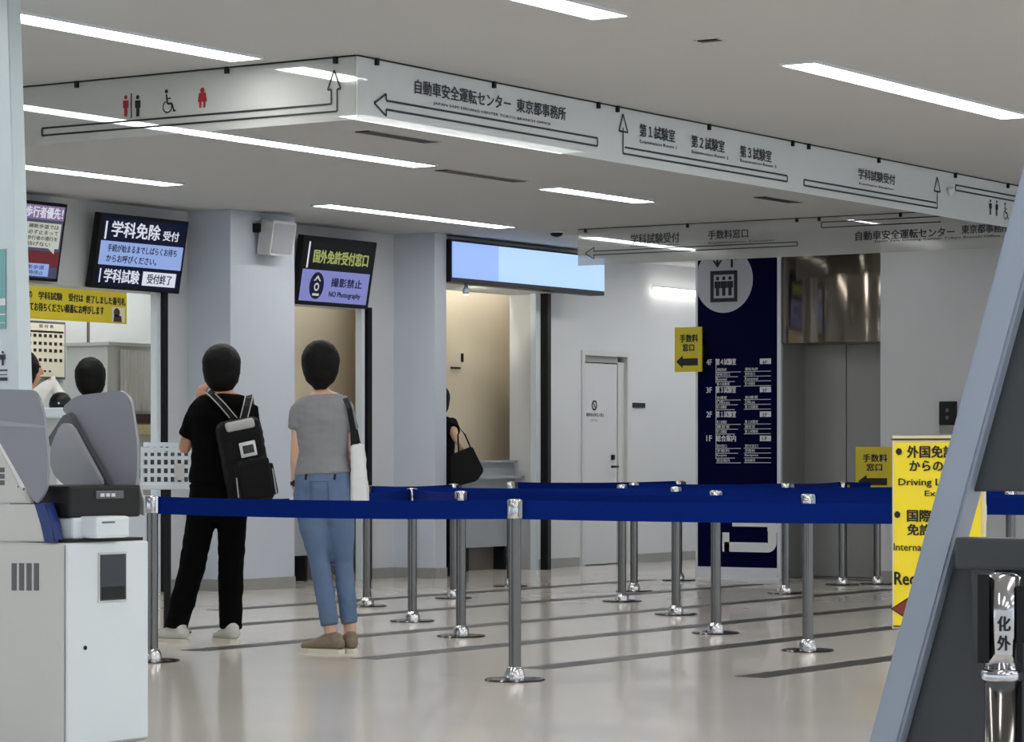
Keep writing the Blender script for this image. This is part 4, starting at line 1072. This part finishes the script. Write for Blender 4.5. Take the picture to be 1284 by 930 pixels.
def person(label, loc, yaw, torso, neck, hd, arms, legs, skin, shirt, pants, hairprof, shoes, sleeve, hems, vox=.007, group=None, pantvox=.009):
    t = thing('person', label, 'person', loc, yaw, group)
    # body: one continuous surface
    b = bmesh.new()
    tube(b, torso, seg=24); tube(b, neck, seg=16)
    hc, hyaw, htilt, hs = hd
    M = head(b, hc, hyaw, htilt, hs)
    for sh, el, wr, hdv, hn, side, curl in arms:
        sh, el, wr = Vector(sh), Vector(el), Vector(wr)
        tube(b, [(*sh,.048,.048),(*sh.lerp(el,.5),.043,.043),(*el,.036,.036),(*el.lerp(wr,.35),.037,.036),(*wr,.025,.022)], seg=16)
        hand(b, wr, hdv, hn, side, curl)
    for hp, kn, an, ft in legs:
        hp, kn, an = Vector(hp), Vector(kn), Vector(an)
        tube(b, [(*hp,.082,.085),(*hp.lerp(kn,.5),.07,.072),(*kn,.043,.046),(*kn.lerp(an,.35),.042,.046),(*an,.034,.036),(an.x,an.y,.05,.034,.04)], seg=16)
        f = Vector(ft); tube(b, [(*(an*1+Vector((0,0,-an.z+.05))-f*.03),.03,.03),(*(Vector((an.x,an.y,.04))+f*.07),.034,.022),(*(Vector((an.x,an.y,.035))+f*.13),.032,.015)], seg=12)
    body = link('body', fuse(b, vox, 3), skin, t, True)
    for sx in (-1,1):
        e = bmesh.new(); ball(e, (sx*.030*hs,.080*hs,.018*hs), .011,.009,.007, 10); e.transform(M); link('eye', bm_mesh(e), M_eye, t, True, True)
    e = bmesh.new(); tube(e, [(-.02*hs,.091*hs,-.062*hs,.004,.004),(0,.099*hs,-.061*hs,.006,.005),(.02*hs,.091*hs,-.062*hs,.004,.004)], ref=Vector((0,0,1)), seg=8); e.transform(M); link('mouth', bm_mesh(e), M_lip, t, True, True)
    link('hair', hair_mesh(M, hairprof), M_hair, t, True)
    # shirt
    b = bmesh.new(); g = .016
    zlo = hems[0]
    tt = [(x,y,z,ra+g,rb+g) for x,y,z,ra,rb in torso[:-1] if z >= zlo-.001]
    tube(b, tt, seg=24, cap=.15)
    for (sh, el, wr, *_), frac in zip(arms, sleeve):
        sh, el, wr = Vector(sh), Vector(el), Vector(wr)
        if frac <= 1:
            e = sh.lerp(el,frac); tube(b, [(*sh,.062,.064),(*sh.lerp(e,.5),.064,.064),(*e,.066,.062)], seg=16, cap=.1)
        else:
            e = el.lerp(wr,frac-1); tube(b, [(*sh,.060,.062),(*sh.lerp(el,.5),.056,.056),(*el,.050,.050),(*e,.036,.036)], seg=16, cap=.1)
    link('shirt', fuse(b, .009, 3, .006, 7), shirt, t, True)
    # trousers
    b = bmesh.new(); zhi = hems[1]
    tt = [(x,y,z,ra+.010,rb+.010) for x,y,z,ra,rb in torso if z <= zhi+.001]
    tt[0] = (*tt[0][:2], tt[0][2]-.03, *tt[0][3:])
    tube(b, tt, seg=24, cap=.7)
    for (hp, kn, an, ft), w in zip(legs, hems[3]):
        hp, kn, an = Vector(hp), Vector(kn), Vector(an)
        end = kn.lerp(an, hems[2])
        tube(b, [(*hp,.094,.098),(*hp.lerp(kn,.5),.083,.088),(*kn,.068*w,.072*w),(*kn.lerp(end,.5),.064*w,.068*w),(*end,.058*w,.062*w)], seg=18, cap=.1)
    link('trousers', fuse(b, pantvox, 3, .006, 6), pants, t, True)
    for (pos, yw), (mu, ms) in zip(shoes[0], [shoes[1]]*2): shoe(t, pos, yw, mu, ms)
    return t, M

# ---- man in black with backpack
Y1_ = 16.45; s = Y1_/FPX
def L1(px, py, d=0): return ((px-275)*s, d, CAMZ+(HOR-py)*s)
base = atY(275, 0, Y1_); base.z = 0
cx = L1(277,0)[0]
torso = [(L1(275,0)[0],0,.80,.14,.10),(L1(275,0)[0],0,.90,.165,.115),(L1(277,0)[0],0,1.02,.155,.11),(L1(279,0)[0],0,1.15,.165,.115),(L1(279,0)[0],0,1.28,.180,.12),(L1(279,0)[0],0,1.36,.17,.105),(L1(279,0)[0],.005,1.41,.12,.08),(L1(279,0)[0],.01,1.435,.07,.06)]
neck = [(cx+.005,.01,1.40,.062,.06),(cx,.02,1.52,.055,.056)]
aL = (L1(250,513), L1(230,563,.03), L1(248,512,.10), (.12,-.1,1), (-.6,-.9,.1), 1, .5)
aR = (L1(310,511,.01), L1(319,568,.06), L1(300,575,.28), (-.7,.6,.0), (.3,.5,1), -1, .6)
legs = [(L1(258,618), L1(240,712,.02), L1(220,790,-.02), Vector((-.75,.6,0)).normalized()), (L1(292,618), L1(289,712,.03), L1(289,790,.0), Vector((-.45,.85,0)).normalized())]
hp = [(-.115,-.045,.075,.07),(-.08,-.035,.098,.088),(-.02,-.022,.110,.102),(.04,-.018,.112,.108),(.09,-.012,.095,.095),(.122,-.01,.06,.06)]
zL, zR = 0, 0
P1, M1 = person('person in black shirt and trousers wearing a black backpack, seen from behind', base, YAW, torso, neck, ((cx,.02,1.58),.18,.05,1.0), [aL,aR], legs, M_skin, M_btee, M_bpant, hp,
    ([((L1(218,0)[0],-.02,0), .95), ((L1(287,0)[0],.0,0), .5)], (M_shoeg, M_sole)), (.70,.82), (.86,.98,.97,(1.12,1.10)))
def place(name, label, cat, loc, yaw, group=None): return thing(name, label, cat, loc, yaw, group)
bp = place('backpack', 'black backpack with pale top patch on the person in black', 'backpack', base, YAW)
def roundbox(bm, c, hx, hy, hz, yaw=0, lean=0, k=3):
    b2 = bmesh.new(); bmesh.ops.create_cube(b2, size=1)
    for v in b2.verts: v.co = Vector((v.co.x*2*hx, v.co.y*2*hy, v.co.z*2*hz))
    bmesh.ops.bevel(b2, geom=b2.edges[:], offset=min(hx,hy,hz)*.6, segments=k, affect='EDGES', profile=.5)
    b2.transform(Matrix.Translation(Vector(c)) @ Matrix.Rotation(yaw,4,'Z') @ Matrix.Rotation(lean,4,'Y'))
    me = bpy.data.meshes.new('q'); b2.to_mesh(me); b2.free(); bm.from_mesh(me); bpy.data.meshes.remove(me)
MB = Matrix.Translation(Vector((L1(311,0)[0],-.20,1.03))) @ Matrix.Rotation(.35,4,'Z') @ Matrix.Rotation(-.2,4,'Y')
def bpart(nm, c, hx, hy, hz, m, parent, k=3, fz=0):
    bm = bmesh.new(); roundbox(bm, c, hx, hy, hz, 0, 0, k); bm.transform(MB)
    return link(nm, fuse(bm, .008, 4, .004, 12) if fz else bm_mesh(bm), m, parent, True, True)
bdy = bpart('body', (0,0,.0), .125, .085, .25, M_bag, bp, 4, 1)
bpart('front_pocket', (.01,-.095,-.10), .10, .035, .12, M_bag, bp, 4, 1)
bpart('side_pocket', (.13,0,-.12), .02, .05, .09, M_bag, bp)
bpart('top_patch', (-.005,-.062,.215), .085, .032, .028, M_grey, bp, 3)
lb = bpart('label', (.01,-.092,.075), .047, .006, .043, M_bagw, bp, 1)
bm = bmesh.new(); bx(bm, -.022,.042,-.1005,-.0985,.052,.098); bm.transform(MB); link('label_print', bm_mesh(bm), M_printg, lb, True)
for (x0,z0,x1,z1) in ((-.105,-.18,-.095,-.07),(.115,-.2,.12,-.06),(-.06,-.24,-.055,-.15)):
    bm = bmesh.new(); tube(bm, [(x0,-.12,z0,.004,.004),(x1,-.12,z1,.004,.004)], seg=6); bm.transform(MB); link('zip_pull', bm_mesh(bm), M_grey, bp, True)
def strap(t, pts, w, m, th=.006, nm='strap'):
    bm = bmesh.new(); R = []
    P = [Vector(p) for p in pts]
    for i, p in enumerate(P):
        d = (P[min(i+1,len(P)-1)]-P[max(i-1,0)]).normalized(); n = Vector((0,-1,.3)).normalized(); sd = d.cross(n).normalized(); n = sd.cross(d)
        R.append([bm.verts.new(p+sd*w/2*a+n*th/2*b) for a,b in ((-1,-1),(1,-1),(1,1),(-1,1))])
    for a, b in zip(R,R[1:]):
        for i in range(4): bm.faces.new((a[i],a[(i+1)%4],b[(i+1)%4],b[i]))
    bm.faces.new(R[0]); bm.faces.new(R[-1][::-1])
    return link(nm, bm_mesh(bm), m, t, True)
for pts in ([L1(297,525,-.20),L1(282,508,-.17),L1(268,495,-.11),L1(262,492,-.04),L1(259,497,.07),L1(258,520,.13)],[L1(310,525,-.2),L1(313,510,-.16),L1(314,500,-.10),L1(313,496,-.03),L1(312,505,.08),L1(312,525,.13)]):
    sp = strap(bp, pts, .045, M_bag)
    for sg in (-1,1): strap(bp, [(p[0]+sg*.021,p[1]-.004,p[2]+.003) for p in pts[:4]], .005, M_grey, .008, 'strap_edge_line')  # thin pale strips along both strap edges

# ---- woman in grey shirt and jeans
Y2_ = 15.6; s2 = Y2_/FPX
def L2(px, py, d=0): return ((px-405)*s2, d, CAMZ+(HOR-py)*s2)
base2 = atY(405, 0, Y2_); base2.z = 0
X = lambda px: L2(px,0)[0]
torso = [(X(405),0,.82,.135,.10),(X(405),0,.90,.150,.115),(X(405),0,.97,.140,.105),(X(404),0,1.05,.122,.09),(X(404),0,1.15,.128,.09),(X(404),0,1.27,.148,.10),(X(404),0,1.345,.150,.088),(X(403),.005,1.39,.10,.07),(X(402),.01,1.41,.055,.05)]
neck = [(X(402),.01,1.38,.05,.05),(X(402),.018,1.50,.046,.048)]
aL = (L2(378,512), L2(373,562,-.01), L2(371,612,.03), (.05,.12,-1), (-1,-.2,0), -1, .35)
aR = (L2(430,512), L2(440,565,.03), L2(436,612,.14), (-.1,.3,-.9), (1,-.2,0), 1, .5)
legs = [(L2(388,615), L2(401,705,.01), L2(415,790,-.02), Vector((-.8,.6,0)).normalized()), (L2(422,615), L2(430,705,.04), L2(438,788,.06), Vector((.1,1,0)).normalized())]
hp2 = [(-.112,-.05,.052,.05),(-.09,-.042,.078,.075),(-.04,-.028,.098,.095),(.02,-.02,.106,.106),(.07,-.014,.095,.098),(.115,-.012,.055,.058)]
P2, M2 = person('person in grey short sleeved shirt and blue jeans, seen from behind', base2, YAW, torso, neck, ((X(402),.018,1.565),0,.03,.98), [aL,aR], legs, M_skin2, M_gtee, M_jean, hp2,
    ([((X(411),-.03,0), 1.0), ((X(437),.05,0), .25)], (M_shoet, M_sole)), (.52,.52), (.97,.97,.92,(.84,.80)), .006)
# belt loops, pocket, watch
for px in (385,421):
    bm = bmesh.new(); c = L2(px,598,-.118); tube(bm, [(c[0],c[1],c[2]-.012,.006,.004),(c[0]+.004,c[1],c[2]+.016,.006,.004)], seg=8); link('belt_loop', bm_mesh(bm), M_black, P2, True)
bm = bmesh.new()
pk = [(-.02,-.118,.93),(.075,-.118,.93),(.078,-.116,.83),(.03,-.119,.80),(-.018,-.12,.83),(-.02,-.118,.93)]
pk = [(x-.04,y-.012,z) for x,y,z in pk]
tube(bm, [(*p,.0035,.0035) for p in pk], seg=6); link('pocket_seam', bm_mesh(bm), M_jeand, P2, True)
bm = bmesh.new(); c = Vector(L2(371.3,606,.026)); cyl(bm, c+Vector((0,0,-.011)), c+Vector((0,0,.011)), .031, seg=18, cap=False); cyl(bm, c+Vector((0,0,-.011)), c+Vector((0,0,.011)), .0335, seg=18, cap=False)
bx(bm, c.x-.018,c.x+.016,c.y-.037,c.y-.03,c.z-.017,c.z+.017); link('wristwatch', bm_mesh(bm), M_black, P2, True)
tt = place('tote_bag', 'white tote bag with black strap on shoulder of person in jeans', 'bag', base2, YAW)
bm = bmesh.new()
tp = [L2(440,556),L2(456,556),L2(463,640),L2(440,643)]
pts = []
for d, kx in ((-.07,1),(-.02,1.06),(.06,1.06),(.12,1)):
    pts.append([bm.verts.new((x*1.0+(.004 if i in (1,2) else -.004)*0, d, z)) for i,(x,_,z) in enumerate(tp)])
for a, b in zip(pts, pts[1:]):
    for i in range(4): bm.faces.new((a[i],a[(i+1)%4],b[(i+1)%4],b[i]))
bm.faces.new(pts[0]); bm.faces.new(pts[-1][::-1])
bmesh.ops.bevel(bm, geom=bm.edges[:], offset=.012, segments=2, affect='EDGES')
link('bag_body', fuse(bm, .009, 3, .006, 9), M_bagw, tt, True)
strap(tt, [L2(444,560,-.05),L2(443,535,-.06),L2(439,512,-.075),L2(434,500,-.05),L2(431,497,0),L2(434,503,.06),L2(443,535,.11),L2(447,560,.10)], .03, M_black)
strap(tt, [L2(449,560,-.03),L2(446,540,-.05),L2(441,515,-.07),L2(437,502,-.045),L2(434,498.5,0.0),L2(437,505,.07),L2(446,540,.12),L2(450,560,.11)], .014, M_black)
bm = bmesh.new(); c = L2(367,630,.0); bx(bm, c[0]-.018,c[0]+.018,c[1]+.01,c[1]+.02,c[2]-.03,c[2]+.03); bm.transform(Matrix.Identity(4))
ph = place('phone', 'small white phone in left hand of person in jeans', 'phone', base2, YAW); link('phone_body', bm_mesh(bm), M_white, ph, True)
bm = bmesh.new(); cyl(bm, (c[0],c[1]+.01,c[2]+.0), (c[0],c[1]+.007,c[2]+.0), .010, seg=12); link('camera_ring', bm_mesh(bm), M_dark, ph, True)

# ---- generic standing figures for those mostly hidden
def simple(label, loc, yaw, H, shirt, pants, skin, arms=None, sleeve=(.8,.8), hairw=1.0, hyaw=0, tilt=.05):
    k = H/1.70
    torso = [(0,0,.80*k,.14,.10),(0,0,.90*k,.16,.115),(0,0,1.02*k,.145,.105),(0,0,1.15*k,.155,.11),(0,0,1.28*k,.172,.115),(0,0,1.36*k,.165,.10),(0,.005,1.41*k,.11,.075),(0,.01,1.435*k,.065,.055)]
    neck = [(0,.01,1.40*k,.058,.056),(0,.02,1.52*k,.052,.054)]
    if arms is None:
        arms = [((-.19,0,1.35*k),(-.24,.03,1.08*k),(-.21,.18,.88*k),(.05,.5,-.8),(-1,0,0),-1,.5),((.19,0,1.35*k),(.24,.03,1.08*k),(.21,.18,.88*k),(-.05,.5,-.8),(1,0,0),1,.5)]
    legs = [((-.085,0,.84*k),(-.09,.02,.47*k),(-.10,0,.08*k),Vector((-.15,1,0)).normalized()),((.085,0,.84*k),(.09,.02,.47*k),(.10,0,.08*k),Vector((.15,1,0)).normalized())]
    hp = [(-.10,-.045,.072*hairw,.066),(-.06,-.034,.088*hairw,.085),(0,-.022,.094*hairw,.10),(.05,-.016,.092*hairw,.104),(.095,-.012,.075*hairw,.088),(.118,-.01,.045,.055)]
    return person(label, loc, yaw, torso, neck, ((0,.02,1.575*k),hyaw,tilt,1.0), arms, legs, skin, shirt, pants, hp,
        ([((-.10,0,0),.12),((.10,0,0),-.12)], (M_dark, M_black)), sleeve, (.86*k,.98*k,.97,(1.1,1.1)), .009, None, .011)
b3 = atY(113,0,19.6); b3.z = 0
M_dtee = mat('dark_shirt', (34,36,40), .85)
simple('person with short black hair standing behind the grey privacy shield', b3, YAW+.45, 1.74, M_dtee, M_bpant, M_skin, hairw=1.14)
# person at the left with black vest and white sleeve, facing right
b4 = atY(29,0,18.2); b4.z = 0
arms4 = [((-.19,0,1.35),(-.22,.10,1.08),(-.12,.30,.98),(.2,1,0),(-1,0,.3),-1,.4),((.18,0,1.37),(.20,.15,1.53),(.15,.27,1.36),(-.1,.6,-.6),(.3,.5,.6),1,.4)]
M_wsh = mat('white_shirt', (222,222,220), .85)
t4, _ = simple('person in black vest over white shirt beside notice panel at far left', b4, YAW-1.25, 1.74, M_wsh, M_bpant, M_skin, arms4, (1.75,1.75), hyaw=.1)
b = bmesh.new(); tube(b, [(0,0,.86,.172,.132),(0,0,1.02,.172,.132),(0,0,1.15,.182,.137),(0,0,1.28,.20,.142),(0,0,1.36,.178,.128),(0,.005,1.40,.11,.10)], seg=24, cap=.1)
link('vest', fuse(b,.010,3,.004,7), M_btee, t4, True)
# person hidden behind the second pillar with a black handbag
b5 = Vector((21.04,14.56,0)); Y5 = 25.25; sc5 = Y5/FPX
o5 = atY(585,0,Y5); o5.z = 0
def L5(px, py, d=0): return ((px-585)*sc5, d, CAMZ+(HOR-py)*sc5)
def W5(px, py, Y): return tuple(atY(px,py,Y)-b5)
arms5 = [((-.17,0,1.36),(-.17,.06,1.1),(-.10,.20,1.0),(.3,1,0),(-1,0,0),-1,.5),((.19,0,1.36),W5(570,545,25.45),W5(577,558,25.33),(.1,-.3,-.9),(1,-.3,.1),1,1.3)]
simple('person in black shirt mostly hidden behind the second pillar', b5, 0, 1.70, M_btee, M_bpant, M_skin2, arms5, (.62,.62))
bg5 = place('handbag', 'black handbag held by the person behind the second pillar', 'bag', o5, YAW)
fr5_ = Matrix.Identity(4)
bm = bmesh.new(); pts5 = [(565,570),(592,559),(607,590),(598,603),(575,609),(565,606)]
A = [bm.verts.new(L5(*c,-.02)) for c in pts5]; B = [bm.verts.new(L5(*c,.10)) for c in pts5]
bm.faces.new(A); bm.faces.new(B[::-1])
for i in range(6): bm.faces.new((A[i],B[i],B[(i+1)%6],A[(i+1)%6]))
bmesh.ops.bevel(bm, geom=bm.edges[:], offset=.012, segments=2, affect='EDGES')
link('bag_body', bm_mesh(bm), M_bag, bg5, True)
bm = bmesh.new(); tube(bm, [(*L5(575,566,.03),.007,.005),(*L5(574,545,.03),.007,.005),(*L5(577,537,.04),.007,.005),(*L5(583,545,.04),.007,.005),(*L5(590,561,.03),.007,.005)], seg=8); link('handle', bm_mesh(bm), M_bag, bg5, True, True)
